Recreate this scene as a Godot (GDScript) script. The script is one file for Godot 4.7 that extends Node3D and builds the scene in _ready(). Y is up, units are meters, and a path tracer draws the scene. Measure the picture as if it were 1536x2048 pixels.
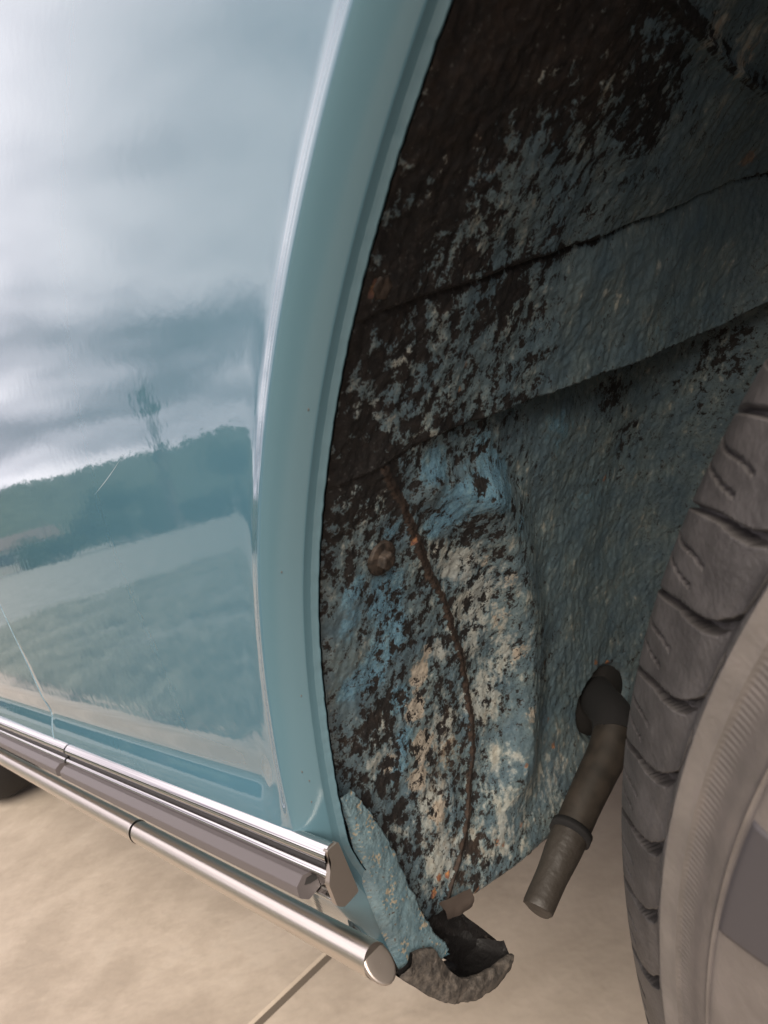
extends Node3D

# Close-up of a pale blue saloon's front wheel arch: glossy wing, chrome sill trims, flaking arch liner, front tyre, concrete drive.
# Metres, y up, ground at y = 0. The car's side runs along x at z = -0.13; +x is the car's front, +z its outside.

const HUB := Vector2(0.18, 0.335)      # centre of the wheel arch in (x, y)
const SIDE := -0.13                    # z of the wing's flat
const LINER_R := 0.435
const LINER_Z := -0.141
const LINER_BACK := -0.50
const LINER_ROUND := 0.12
const TH0 := 112.0
const TH1 := 181.6
const S1 := 0.44

var car: Node3D
var mats := {}

func lin(r: float, g: float, b: float) -> Color:
	return Color(r, g, b).linear_to_srgb()

func mat(called: String, c: Color, rough: float, metal := 0.0, spec := 0.5) -> StandardMaterial3D:
	if mats.has(called):
		return mats[called]
	var m := StandardMaterial3D.new()
	m.resource_name = called
	m.albedo_color = c
	m.roughness = rough
	m.metallic = metal
	m.metallic_specular = spec
	mats[called] = m
	return m

func noise(seed_: int, freq: float, oct := 4, gain := 0.5, kind := FastNoiseLite.TYPE_SIMPLEX_SMOOTH) -> FastNoiseLite:
	var n := FastNoiseLite.new()
	n.seed = seed_
	n.noise_type = kind
	n.frequency = freq
	n.fractal_type = FastNoiseLite.FRACTAL_FBM if oct > 1 else FastNoiseLite.FRACTAL_NONE
	n.fractal_octaves = oct
	n.fractal_gain = gain
	return n

func noise_map(seed_: int, freq: float, oct: int, gain: float, size := 512, bump := 0.0, lo := 0.0, hi := 1.0) -> NoiseTexture2D:
	var t := NoiseTexture2D.new()
	t.width = size
	t.height = size
	t.seamless = true
	t.noise = noise(seed_, freq, oct, gain)
	if bump > 0.0:
		t.as_normal_map = true
		t.bump_strength = bump
	else:
		var g := Gradient.new()
		g.colors = PackedColorArray([Color(lo, lo, lo), Color(hi, hi, hi)])
		t.color_ramp = g
	return t

func two_tone(seed_: int, freq: float, oct: int, gain: float, a: Color, b: Color, size := 512) -> NoiseTexture2D:
	var t := noise_map(seed_, freq, oct, gain, size)
	var g := Gradient.new()
	g.offsets = PackedFloat32Array([0.25, 0.75])
	g.colors = PackedColorArray([a, b])
	t.color_ramp = g
	return t

func tag(o: Node3D, label := "", category := "", group := "", kind := "") -> Node3D:
	if label: o.set_meta("label", label)
	if category: o.set_meta("category", category)
	if group: o.set_meta("group", group)
	if kind: o.set_meta("kind", kind)
	return o

func thing(called: String, at: Vector3, label: String, category: String, group := "") -> Node3D:
	var o := Node3D.new()
	o.name = called
	add_child(o, true)
	o.position = at
	return tag(o, label, category, group)

# A part whose vertices are given in scene metres: it is placed so that it stays where it was given.
func part(called: String, mesh: Mesh, m: Material, parent: Node3D, local := false) -> MeshInstance3D:
	var o := MeshInstance3D.new()
	o.name = called
	o.mesh = mesh
	if m:
		o.material_override = m
	parent.add_child(o, true)
	if not local:
		var off := Vector3.ZERO
		var p: Node = parent
		while p is Node3D and p != self:
			off += p.position
			p = p.get_parent()
		o.position = -off
	return o

# Rows of points -> a smooth sheet; keep(i, j) may leave quads out.
func sheet(rows: Array, uvs: Array = [], keep = null, flip := false) -> ArrayMesh:
	var nu := rows.size()
	var nv: int = rows[0].size()
	var v := PackedVector3Array()
	var nn := PackedVector3Array()
	var uv := PackedVector2Array()
	v.resize(nu * nv)
	nn.resize(nu * nv)
	if uvs: uv.resize(nu * nv)
	for i in nu:
		var row: PackedVector3Array = rows[i]
		var up: PackedVector3Array = rows[mini(i + 1, nu - 1)]
		var dn: PackedVector3Array = rows[maxi(i - 1, 0)]
		for j in nv:
			v[i * nv + j] = row[j]
			var a := up[j] - dn[j]
			var b := row[mini(j + 1, nv - 1)] - row[maxi(j - 1, 0)]
			var c := a.cross(b)
			nn[i * nv + j] = (-c if flip else c).normalized()
			if uvs: uv[i * nv + j] = uvs[i][j]
	var ix := PackedInt32Array()
	for i in nu - 1:
		for j in nv - 1:
			if keep != null and not keep.call(i, j):
				continue
			var a := i * nv + j
			var b := a + 1
			var c := a + nv
			var d := c + 1
			# clockwise seen from the side the normal points to
			if flip:
				ix.append_array([a, c, b, b, c, d])
			else:
				ix.append_array([a, b, c, b, d, c])
	var arr := []
	arr.resize(Mesh.ARRAY_MAX)
	arr[Mesh.ARRAY_VERTEX] = v
	arr[Mesh.ARRAY_NORMAL] = nn
	if uvs: arr[Mesh.ARRAY_TEX_UV] = uv
	arr[Mesh.ARRAY_INDEX] = ix
	var m := ArrayMesh.new()
	if ix.size():
		m.add_surface_from_arrays(Mesh.PRIMITIVE_TRIANGLES, arr)
	return m

# A closed section in (y, z) carried along x from x0 to x1, flat-shaded by edge, with end faces.
func bar(section: PackedVector2Array, x0: float, x1: float, smooth := true, steps := 1, caps := true) -> ArrayMesh:
	var st := SurfaceTool.new()
	st.begin(Mesh.PRIMITIVE_TRIANGLES)
	st.set_smooth_group(0 if smooth else -1)
	var n := section.size()
	var area := 0.0
	for k in n:
		area += section[k].cross(section[(k + 1) % n])
	var turn := area > 0.0
	for i in steps:
		var xa := lerpf(x0, x1, float(i) / steps)
		var xb := lerpf(x0, x1, float(i + 1) / steps)
		for k in n:
			var p := section[k]
			var q := section[(k + 1) % n]
			var a := Vector3(xa, p.x, p.y)
			var b := Vector3(xa, q.x, q.y)
			var c := Vector3(xb, p.x, p.y)
			var d := Vector3(xb, q.x, q.y)
			for w in ([a, c, b, b, c, d] if turn else [a, b, c, b, d, c]):
				st.add_vertex(w)
	if caps:
		st.set_smooth_group(-1)
		var tri := Geometry2D.triangulate_polygon(section)
		for k in range(0, tri.size(), 3):
			for e in 2:
				var x := x1 if e else x0
				var ccw := (section[tri[k + 1]] - section[tri[k]]).cross(section[tri[k + 2]] - section[tri[k]]) > 0.0
				for o in ([0, 2, 1] if ccw == (e == 1) else [0, 1, 2]):
					var p := section[tri[k + o]]
					st.add_vertex(Vector3(x, p.x, p.y))
	st.generate_normals()
	return st.commit()

func round_section(pts: PackedVector2Array, r: float, seg := 4) -> PackedVector2Array:
	var out := PackedVector2Array()
	var n := pts.size()
	for k in n:
		var p := pts[k]
		var a := (pts[(k + n - 1) % n] - p)
		var b := (pts[(k + 1) % n] - p)
		var rr := minf(r, 0.45 * minf(a.length(), b.length()))
		var pa := p + a.normalized() * rr
		var pb := p + b.normalized() * rr
		for i in seg + 1:
			var t := float(i) / seg
			out.append(pa.lerp(p, t).lerp(p.lerp(pb, t), t))
	return out

func box(a: Vector3, b: Vector3) -> ArrayMesh:
	return slab(a, b, 0.0)

# A box with chamfered top edges.
func slab(a: Vector3, b: Vector3, ch: float) -> ArrayMesh:
	var st := SurfaceTool.new()
	st.begin(Mesh.PRIMITIVE_TRIANGLES)
	st.set_smooth_group(-1)
	var ring := func(y: float, inset: float) -> Array:
		return [Vector3(a.x + inset, y, a.z + inset), Vector3(b.x - inset, y, a.z + inset), Vector3(b.x - inset, y, b.z - inset), Vector3(a.x + inset, y, b.z - inset)]
	var rings := [ring.call(a.y, 0.0), ring.call(b.y - ch, 0.0), ring.call(b.y, ch)] if ch > 0.0 else [ring.call(a.y, 0.0), ring.call(b.y, 0.0)]
	for i in rings.size() - 1:
		for k in 4:
			var p: Vector3 = rings[i][k]
			var q: Vector3 = rings[i][(k + 1) % 4]
			var r: Vector3 = rings[i + 1][k]
			var s: Vector3 = rings[i + 1][(k + 1) % 4]
			for w in [p, q, r, q, s, r]: st.add_vertex(w)
	var t: Array = rings[-1]
	for w in [t[0], t[1], t[2], t[0], t[2], t[3]]: st.add_vertex(w)
	t = rings[0]
	for w in [t[0], t[2], t[1], t[0], t[3], t[2]]: st.add_vertex(w)
	st.generate_normals()
	return st.commit()

# A round tube along points with a radius at each, ends closed.
func tube(pts: PackedVector3Array, radii: PackedFloat32Array, around := 24, closed := true) -> ArrayMesh:
	var rows := []
	var side := Vector3.ZERO
	for i in pts.size():
		var t := (pts[mini(i + 1, pts.size() - 1)] - pts[maxi(i - 1, 0)]).normalized()
		if side == Vector3.ZERO:
			side = t.cross(Vector3(0.3, 0.1, 0.9)).normalized()
		side = (side - t * side.dot(t)).normalized()
		var up := t.cross(side)
		var row := PackedVector3Array()
		for k in around + 1:
			var a := TAU * k / around
			row.append(pts[i] + (side * cos(a) + up * sin(a)) * radii[i])
		rows.append(row)
	if closed:
		for e in 2:
			var c := pts[0] if e == 0 else pts[-1]
			var row := PackedVector3Array()
			for k in around + 1: row.append(c.lerp((rows[0] if e == 0 else rows[-1])[k], 0.001))
			if e == 0: rows.push_front(row)
			else: rows.append(row)
	return sheet(rows)

func smooth_path(keys: Array, per := 8) -> Array:
	var out := []
	for i in keys.size() - 1:
		var a: PackedFloat32Array = keys[maxi(i - 1, 0)]
		var b: PackedFloat32Array = keys[i]
		var c: PackedFloat32Array = keys[i + 1]
		var d: PackedFloat32Array = keys[mini(i + 2, keys.size() - 1)]
		for k in per + (1 if i == keys.size() - 2 else 0):
			var t := float(k) / per
			var p := PackedFloat32Array()
			for n in b.size(): p.append(cubic_interpolate(b[n], c[n], a[n], d[n], t))
			out.append(p)
	return out

# Piecewise cubic through (x, y) pairs with x rising.
func curve_at(keys: PackedVector2Array, x: float) -> float:
	var n := keys.size()
	if x <= keys[0].x: return keys[0].y
	if x >= keys[n - 1].x: return keys[n - 1].y
	var i := 0
	while x > keys[i + 1].x: i += 1
	var a := keys[i]
	var b := keys[i + 1]
	var t := (x - a.x) / (b.x - a.x)
	var ma := 0.0 if i == 0 else (b.y - keys[i - 1].y) / (b.x - keys[i - 1].x)
	var mb := 0.0 if i == n - 2 else (keys[i + 2].y - a.y) / (keys[i + 2].x - a.x)
	var w := b.x - a.x
	var t2 := t * t
	var t3 := t2 * t
	return a.y * (2 * t3 - 3 * t2 + 1) + ma * w * (t3 - 2 * t2 + t) + b.y * (3 * t2 - 2 * t3) + mb * w * (t3 - t2)

func line_at(keys: PackedVector2Array, x: float) -> float:
	var n := keys.size()
	if x <= keys[0].x: return keys[0].y
	for i in n - 1:
		if x <= keys[i + 1].x:
			return lerpf(keys[i].y, keys[i + 1].y, (x - keys[i].x) / (keys[i + 1].x - keys[i].x))
	return keys[n - 1].y

func smin(a: float, b: float, k: float) -> float:
	var h := clampf(0.5 + 0.5 * (b - a) / k, 0.0, 1.0)
	return lerpf(b, a, h) - k * h * (1.0 - h)

func _ready() -> void:
	set_camera_and_light()
	build_ground()
	car = thing("car", Vector3(0.18, 0, -0.9), "pale blue saloon car close up at its open front wheel arch with flaking arch liner", "car")
	build_liner()
	build_wing()
	build_sill()
	build_body()
	build_pipe_and_bracket()
	build_wheels()
	build_surroundings()

func set_camera_and_light() -> void:
	var cam := Camera3D.new()
	cam.name = "camera"
	cam.position = Vector3(0, 0.58, 0)
	cam.basis = Basis(Vector3(0.66428582, -0.28694178, -0.69020922), Vector3(0.12708311, 0.95329495, -0.2740048), Vector3(0.73659638, 0.09430357, 0.66972577))
	cam.near = 0.02
	cam.far = 900.0
	add_child(cam)
	var lens := CameraAttributesPhysical.new()
	lens.frustum_focal_length = 15.2
	lens.frustum_focus_distance = 0.33
	lens.frustum_near = 0.02
	lens.frustum_far = 900.0
	lens.exposure_aperture = 12.0
	cam.attributes = lens
	cam.fov = 73.74
	cam.current = true

	var e := Environment.new()
	e.background_mode = Environment.BG_SKY
	e.tonemap_mode = Environment.TONE_MAPPER_LINEAR
	e.tonemap_exposure = 3.6
	e.sdfgi_enabled = true
	e.ssao_enabled = true
	e.ssil_enabled = true
	var sky := Sky.new()
	var pm := PanoramaSkyMaterial.new()
	pm.panorama = cloud_sky()
	sky.sky_material = pm
	e.sky = sky
	var we := WorldEnvironment.new()
	we.name = "world"
	we.environment = e
	add_child(we)

	var sun := DirectionalLight3D.new()
	sun.name = "sun"
	sun.light_energy = 0.5
	sun.light_color = Color(1.0, 0.96, 0.9)
	sun.light_angular_distance = 42.0
	sun.shadow_enabled = true
	# behind cloud, high to the outside and front of the car: its soft light reaches the arch's lower wall only
	sun.look_at_from_position(Vector3.ZERO, Vector3(-0.53, -0.60, -0.60))
	add_child(sun)

func cloud_sky() -> ImageTexture:
	var w := 1024
	var h := 512
	var im := Image.create(w, h, false, Image.FORMAT_RGBF)
	var big := noise(11, 0.55, 5, 0.5)
	var veil := noise(12, 0.22, 3, 0.5)
	for j in h:
		var up := sin((0.5 - (j + 0.5) / h) * PI)
		for i in w:
			var c := Vector3(0.45, 0.45, 0.47)
			if up > -0.02:
				var a := (i + 0.5) / w * TAU
				var flat_ := cos(asin(clampf(up, -1, 1)))
				var k := 1.0 / (maxf(up, 0.0) + 0.09)
				var x := sin(a) * flat_ * k
				var z := -cos(a) * flat_ * k
				var n := big.get_noise_2d(x * 1.1, z * 1.1) * 0.7 + veil.get_noise_2d(x, z) * 0.8
				var t := smoothstep(-0.34, 0.42, n)
				var low := exp(-maxf(up, 0.0) * 9.0)
				var l := lerpf(0.08, 0.60, t)
				l = lerpf(l, lerpf(0.52, 0.88, t), low)
				var tint := Color(0.97, 0.925, 0.985).lerp(Color(1.0, 0.965, 0.975), clampf(t * 0.8 + low * 0.3, 0, 1)).srgb_to_linear()
				c = Vector3(tint.r, tint.g, tint.b) * l
			im.set_pixel(i, j, Color(c.x, c.y, c.z))
	return ImageTexture.create_from_image(im)

func build_ground() -> void:
	var concrete := mat("concrete", Color.WHITE, 0.9)
	concrete.albedo_texture = two_tone(31, 0.006, 6, 0.62, lin(0.365, 0.303, 0.240), lin(0.450, 0.378, 0.305), 1024)
	concrete.uv1_triplanar = true
	concrete.uv1_world_triplanar = true
	concrete.uv1_scale = Vector3(0.9, 0.9, 0.9)
	concrete.heightmap_enabled = true
	concrete.heightmap_texture = noise_map(32, 0.08, 4, 0.6)
	concrete.heightmap_scale = 0.08
	var drive := Node3D.new()
	drive.name = "driveway"
	add_child(drive)
	tag(drive, "tan concrete driveway slabs with a narrow joint under the car's sill", "", "", "structure")
	var xs := [-18.735, -12.735, -6.735, -3.735, -0.735, 2.265, 5.265, 11.265]
	var zs := [-9.0, -3.6, 0.50]
	for i in xs.size() - 1:
		for j in zs.size() - 1:
			part("slab", slab(Vector3(xs[i] + 0.005, -0.12, zs[j] + 0.004), Vector3(xs[i + 1] - 0.005, 0.0, zs[j + 1] - 0.004), 0.004), concrete, drive)
	var soil := mat("joint_dirt", lin(0.12, 0.095, 0.072), 1.0)
	part("joint_filler", slab(Vector3(-18.7, -0.13, -8.95), Vector3(11.2, -0.003, 0.49), 0.0), soil, drive)
	var field := mat("turf", Color.WHITE, 1.0)
	field.albedo_texture = two_tone(41, 0.012, 6, 0.6, lin(0.16, 0.165, 0.145), lin(0.32, 0.325, 0.29), 1024)
	field.uv1_triplanar = true
	field.uv1_world_triplanar = true
	field.uv1_scale = Vector3(0.35, 0.35, 0.35)
	var land := PlaneMesh.new()
	land.size = Vector2(600, 600)
	var lawn := part("ground", land, field, self)
	lawn.position = Vector3(0, -0.02, 0)
	tag(lawn, "", "", "", "structure")
	# tufts of grass beside the drive
	var st := SurfaceTool.new()
	st.begin(Mesh.PRIMITIVE_TRIANGLES)
	var rng := RandomNumberGenerator.new()
	rng.seed = 5
	for k in 9:
		var a := rng.randf() * TAU
		var b := Vector3(cos(a), 0, sin(a)) * 0.012
		var s := Vector3(-sin(a), 0, cos(a)) * 0.0022
		var tip := b * 2.2 + Vector3(0, rng.randf_range(0.025, 0.05), 0)
		for p in [b - s, tip, b + s]: st.add_vertex(p)
	st.generate_normals()
	var tuft := st.commit()
	var mm := MultiMesh.new()
	mm.transform_format = MultiMesh.TRANSFORM_3D
	mm.use_colors = true
	mm.mesh = tuft
	mm.instance_count = 22000
	var nz := noise(43, 1.3, 3)
	for k in mm.instance_count:
		var u := rng.randf()
		var p := Vector3(rng.randf_range(-7.0, 1.5), -0.02, 0.505 + u * u * 3.2)
		var s := rng.randf_range(0.6, 1.3) * (1.0 + nz.get_noise_2d(p.x, p.z))
		mm.set_instance_transform(k, Transform3D(Basis(Vector3.UP, rng.randf() * TAU).scaled(Vector3(1, 1, 1) * maxf(s, 0.3)), p))
		var d := rng.randf()
		mm.set_instance_color(k, Color(0.16 + 0.34 * d, 0.165 + 0.33 * d, 0.135 + 0.28 * d))
	var grass := MultiMeshInstance3D.new()
	grass.name = "grass"
	grass.multimesh = mm
	var gm := mat("grass_blade", Color.WHITE, 0.9)
	gm.vertex_color_use_as_albedo = true
	gm.cull_mode = BaseMaterial3D.CULL_DISABLED
	grass.material_override = gm
	add_child(grass)
	tag(grass, "dry grey green grass along the drive, mirrored in the blue wing", "grass", "", "stuff")

# ---- the arch liner -------------------------------------------------------------------------------------------------

const SEAM := [[146.6, 0.031], [147.75, 0.036], [149.6, 0.047], [152.1, 0.057], [155.0, 0.069], [157.2, 0.079], [160.6, 0.088], [163.1, 0.094], [166.3, 0.096], [169.2, 0.094], [171.9, 0.088], [174.3, 0.079], [175.7, 0.07], [177.2, 0.058], [181.6, 0.03]]
const BAND_LOW := [[0.0, 147.0], [0.031, 146.6], [0.05, 146.0], [0.087, 145.6], [0.143, 144.7], [0.214, 143.5], [0.283, 141.6], [0.321, 138.6], [0.44, 129.0]]
const BAND_HIGH := [[0.0, 139.7], [0.018, 139.05], [0.043, 138.5], [0.066, 138.0], [0.091, 137.3], [0.141, 136.1], [0.2, 134.3], [0.278, 131.5], [0.44, 125.0]]
const RIB := [[146.0, 0.085], [148.7, 0.093], [152.1, 0.121], [156.7, 0.142], [161.1, 0.152], [165.4, 0.156], [169.2, 0.149], [172.7, 0.140], [177.0, 0.125], [181.6, 0.11]]
const TOP_SEAM := [[0.0, 124.0], [0.107, 126.2], [0.136, 126.6], [0.18, 127.2], [0.229, 127.65], [0.44, 129.0]]

func pairs(a: Array) -> PackedVector2Array:
	var out := PackedVector2Array()
	for p in a: out.append(Vector2(p[0], p[1]))
	return out

# The arch's inner surface: th degrees round the hub (180 is straight back, beyond it straight down), s metres inwards along the profile. [point, normal]
func liner(th: float, s: float) -> Array:
	var straight := LINER_Z - (LINER_BACK + LINER_ROUND)
	var quarter := LINER_ROUND * PI / 2
	var r := LINER_R
	var z := LINER_Z - s
	var nr := -1.0
	var nz := 0.0
	if s > straight + quarter:
		r = LINER_R - LINER_ROUND - (s - straight - quarter)
		z = LINER_BACK
		nr = 0.0
		nz = 1.0
	elif s > straight:
		var a := (s - straight) / LINER_ROUND
		r = LINER_R - LINER_ROUND + LINER_ROUND * cos(a)
		z = LINER_BACK + LINER_ROUND - LINER_ROUND * sin(a)
		nr = -cos(a)
		nz = sin(a)
	if th <= 180.0:
		var d := Vector2(cos(deg_to_rad(th)), sin(deg_to_rad(th)))
		return [Vector3(HUB.x + d.x * r, HUB.y + d.y * r, z), Vector3(d.x * nr, d.y * nr, nz)]
	return [Vector3(HUB.x - r, HUB.y - deg_to_rad(th - 180.0) * LINER_R, z), Vector3(-nr, 0, nz)]

# more or less paint left on the liner: [degrees, metres inwards, radius, amount]
const COVER := [
	[129.0, 0.032, 0.0219, -0.45], [128.1, 0.072, 0.0217, -0.45], [129.3, 0.122, 0.0208, -0.35], [130.3, 0.018, 0.0101, -0.35], [132.4, 0.018, 0.0080, -0.30],
	[131.6, 0.037, 0.0084, -0.10], [134.7, 0.032, 0.0133, -0.22], [136.2, 0.019, 0.0088, -0.35], [138.7, 0.021, 0.0093, -0.35], [133.1, 0.066, 0.0112, 0.10],
	[133.1, 0.119, 0.0167, 0.12], [133.9, 0.226, 0.0288, 0.30], [135.2, 0.083, 0.0105, 0.15], [130.6, 0.139, 0.0112, -0.30], [126.4, 0.143, 0.0104, 0.25],
	[126.9, 0.182, 0.0097, 0.25], [136.1, 0.042, 0.0063, 0.12], [137.1, 0.054, 0.0075, -0.30], [139.2, 0.083, 0.0094, -0.42], [138.3, 0.089, 0.0056, -0.30],
	[138.7, 0.051, 0.0043, -0.20], [139.1, 0.138, 0.0150, 0.60], [137.9, 0.177, 0.0183, 0.60], [136.4, 0.251, 0.0261, 0.60], [142.5, 0.142, 0.0136, 0.50],
	[142.3, 0.081, 0.0118, 0.10], [141.6, 0.038, 0.0086, 0.00], [143.5, 0.037, 0.0080, 0.10], [140.5, 0.012, 0.0055, -0.15], [144.7, 0.062, 0.0077, -0.10],
	[146.3, 0.016, 0.0096, -0.38], [147.6, 0.033, 0.0075, -0.30], [149.3, 0.019, 0.0055, -0.05], [144.1, 0.011, 0.0050, -0.20], [147.8, 0.062, 0.0071, 0.30],
	[150.6, 0.080, 0.0109, 0.35], [150.3, 0.109, 0.0104, 0.40], [149.7, 0.091, 0.0040, -0.50], [152.6, 0.090, 0.0050, -0.42], [152.2, 0.104, 0.0047, -0.20],
	[155.1, 0.085, 0.0104, 0.20], [157.0, 0.110, 0.0099, 0.05], [161.2, 0.119, 0.0130, 0.15], [156.5, 0.086, 0.0070, 0.15], [164.5, 0.109, 0.0130, 0.12],
	[155.1, 0.018, 0.0079, 0.60], [158.0, 0.015, 0.0081, 0.60], [160.3, 0.017, 0.0062, 0.50], [155.3, 0.038, 0.0094, 0.05], [157.8, 0.048, 0.0065, -0.10],
	[154.2, 0.047, 0.0084, 0.10], [158.8, 0.032, 0.0064, 0.15], [162.3, 0.039, 0.0067, -0.25], [163.2, 0.029, 0.0088, -0.30], [163.3, 0.048, 0.0057, 0.00],
	[160.8, 0.064, 0.0081, 0.30], [164.3, 0.058, 0.0082, 0.15], [164.3, 0.030, 0.0066, 0.25], [167.5, 0.044, 0.0070, 0.10], [166.5, 0.032, 0.0079, -0.30],
	[168.8, 0.059, 0.0109, 0.05], [166.3, 0.074, 0.0086, -0.05], [172.0, 0.046, 0.0096, -0.15], [169.7, 0.036, 0.0070, -0.25], [172.0, 0.057, 0.0122, 0.15],
	[171.5, 0.074, 0.0101, 0.00], [175.0, 0.054, 0.0099, 0.30], [171.1, 0.119, 0.0164, 0.30], [175.9, 0.107, 0.0191, 0.30], [173.7, 0.154, 0.0206, 0.40],
	[176.5, 0.087, 0.0132, -0.10], [175.3, 0.078, 0.0065, -0.30], [167.2, 0.165, 0.0102, -0.25], [163.4, 0.157, 0.0070, -0.30], [159.5, 0.206, 0.0269, 0.15],
	[147.0, 0.220, 0.0152, -0.45], [151.3, 0.250, 0.0151, -0.30], [147.5, 0.163, 0.0150, 0.30], [149.2, 0.136, 0.0145, 0.05], [148.9, 0.309, 0.0284, -0.10],
	[144.4, 0.314, 0.0183, -0.35], [154.0, 0.170, 0.0162, 0.10], [164.2, 0.258, 0.0266, 0.30], [169.0, 0.216, 0.0192, 0.35], [153.0, 0.346, 0.0131, -0.40]
]
# blue paint left on the liner: [degrees, metres inwards, radius, amount]
const BLUE := [
	[147.8, 0.062, 0.0091, 0.90], [150.6, 0.080, 0.0130, 1.00], [150.3, 0.109, 0.0139, 1.00], [151.7, 0.068, 0.0064, 0.70], [153.8, 0.128, 0.0075, 0.60],
	[153.4, 0.021, 0.0078, 0.60], [154.8, 0.041, 0.0125, 1.00], [157.6, 0.045, 0.0097, 1.00], [159.4, 0.032, 0.0107, 0.90], [155.4, 0.018, 0.0089, 0.55],
	[159.4, 0.017, 0.0082, 0.60], [162.1, 0.046, 0.0079, 1.00], [164.9, 0.047, 0.0069, 0.90], [166.6, 0.041, 0.0069, 0.70], [147.3, 0.095, 0.0130, 0.40],
	[148.3, 0.165, 0.0203, 0.50], [150.9, 0.042, 0.0080, 0.60], [146.4, 0.021, 0.0107, 0.40], [155.8, 0.218, 0.0297, 0.40], [141.2, 0.229, 0.0424, 0.25],
	[159.1, 0.177, 0.0199, 0.30], [157.0, 0.075, 0.0057, 0.30]
]
# pale primer left on the liner: [degrees, metres inwards, radius, amount]
const TAN := [
	[161.4, 0.062, 0.0058, 1.00], [163.5, 0.057, 0.0065, 1.00], [166.2, 0.059, 0.0067, 1.00], [168.3, 0.053, 0.0067, 0.90], [160.0, 0.068, 0.0046, 0.60],
	[165.8, 0.036, 0.0057, 0.60], [171.3, 0.063, 0.0074, 0.60], [157.6, 0.123, 0.0064, 0.40], [164.0, 0.132, 0.0060, 0.50], [160.5, 0.119, 0.0077, 0.35],
	[169.1, 0.137, 0.0056, 0.50], [155.7, 0.105, 0.0072, 0.30], [126.4, 0.143, 0.0104, 0.35], [126.9, 0.182, 0.0097, 0.35], [167.6, 0.073, 0.0099, 0.35],
	[132.8, 0.043, 0.0117, 0.30], [131.3, 0.022, 0.0066, 0.30]
]
# brown dirt left on the liner: [degrees, metres inwards, radius, amount]
const BROWN := [
	[168.2, 0.080, 0.0100, 0.80], [165.2, 0.080, 0.0074, 0.50], [169.4, 0.066, 0.0098, 0.60], [175.9, 0.085, 0.0092, 0.70], [177.1, 0.068, 0.0076, 0.70],
	[162.5, 0.015, 0.0053, 0.60], [162.3, 0.030, 0.0065, 0.40], [174.4, 0.068, 0.0076, 0.80], [168.4, 0.114, 0.0107, 0.30], [173.3, 0.160, 0.0119, 0.30],
	[172.3, 0.057, 0.0098, 0.50], [129.0, 0.032, 0.0322, 0.50], [128.9, 0.085, 0.0231, 0.50], [139.6, 0.028, 0.0065, 0.40]
]
# rust spots left on the liner: [degrees, metres inwards, radius, amount]
const RUST := [
	[170.8, 0.227, 0.0023, 1.00], [171.7, 0.242, 0.0020, 1.00], [174.5, 0.202, 0.0019, 1.00], [174.2, 0.166, 0.0021, 0.80], [172.0, 0.166, 0.0015, 0.60],
	[176.8, 0.098, 0.0027, 0.80], [177.5, 0.103, 0.0016, 0.70], [175.6, 0.053, 0.0020, 1.00], [175.9, 0.060, 0.0020, 1.00], [176.2, 0.048, 0.0024, 1.00],
	[172.5, 0.125, 0.0014, 0.70], [154.6, 0.234, 0.0021, 1.00], [167.1, 0.166, 0.0015, 0.60], [142.4, 0.070, 0.0015, 0.50], [143.6, 0.069, 0.0012, 0.50],
	[152.1, 0.055, 0.0019, 0.90], [177.4, 0.120, 0.0017, 0.60], [178.9, 0.078, 0.0021, 0.80], [131.0, 0.248, 0.0048, 0.50], [138.1, 0.011, 0.0030, 0.60]
]
# grey-beige paint, with some light on the splash panel painted in: [degrees, metres inwards, radius, amount]
const PALE_LIT := [
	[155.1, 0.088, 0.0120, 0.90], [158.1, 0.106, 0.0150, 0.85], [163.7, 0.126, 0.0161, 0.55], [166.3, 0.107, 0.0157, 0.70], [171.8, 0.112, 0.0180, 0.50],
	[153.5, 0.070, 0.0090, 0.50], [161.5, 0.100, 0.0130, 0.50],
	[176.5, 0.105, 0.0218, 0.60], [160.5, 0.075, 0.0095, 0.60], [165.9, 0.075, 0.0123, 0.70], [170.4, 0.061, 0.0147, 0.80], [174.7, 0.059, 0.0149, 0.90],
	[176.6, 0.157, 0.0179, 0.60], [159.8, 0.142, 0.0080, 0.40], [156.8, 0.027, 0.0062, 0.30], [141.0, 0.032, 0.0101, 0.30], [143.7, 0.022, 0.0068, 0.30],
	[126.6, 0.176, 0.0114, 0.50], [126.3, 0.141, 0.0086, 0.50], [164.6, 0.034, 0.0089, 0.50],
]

func spots(a: Array, th: float, s: float) -> float:
	var v := 0.0
	for p in a:
		var dt: float = (th - p[0]) * 0.00759
		var r: float = p[2]
		if absf(dt) > r * 2.2: continue
		var ds: float = s - p[1]
		if absf(ds) > r * 2.2: continue
		v += p[3] * exp(-(dt * dt + ds * ds) / (r * r))
	return v

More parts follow.
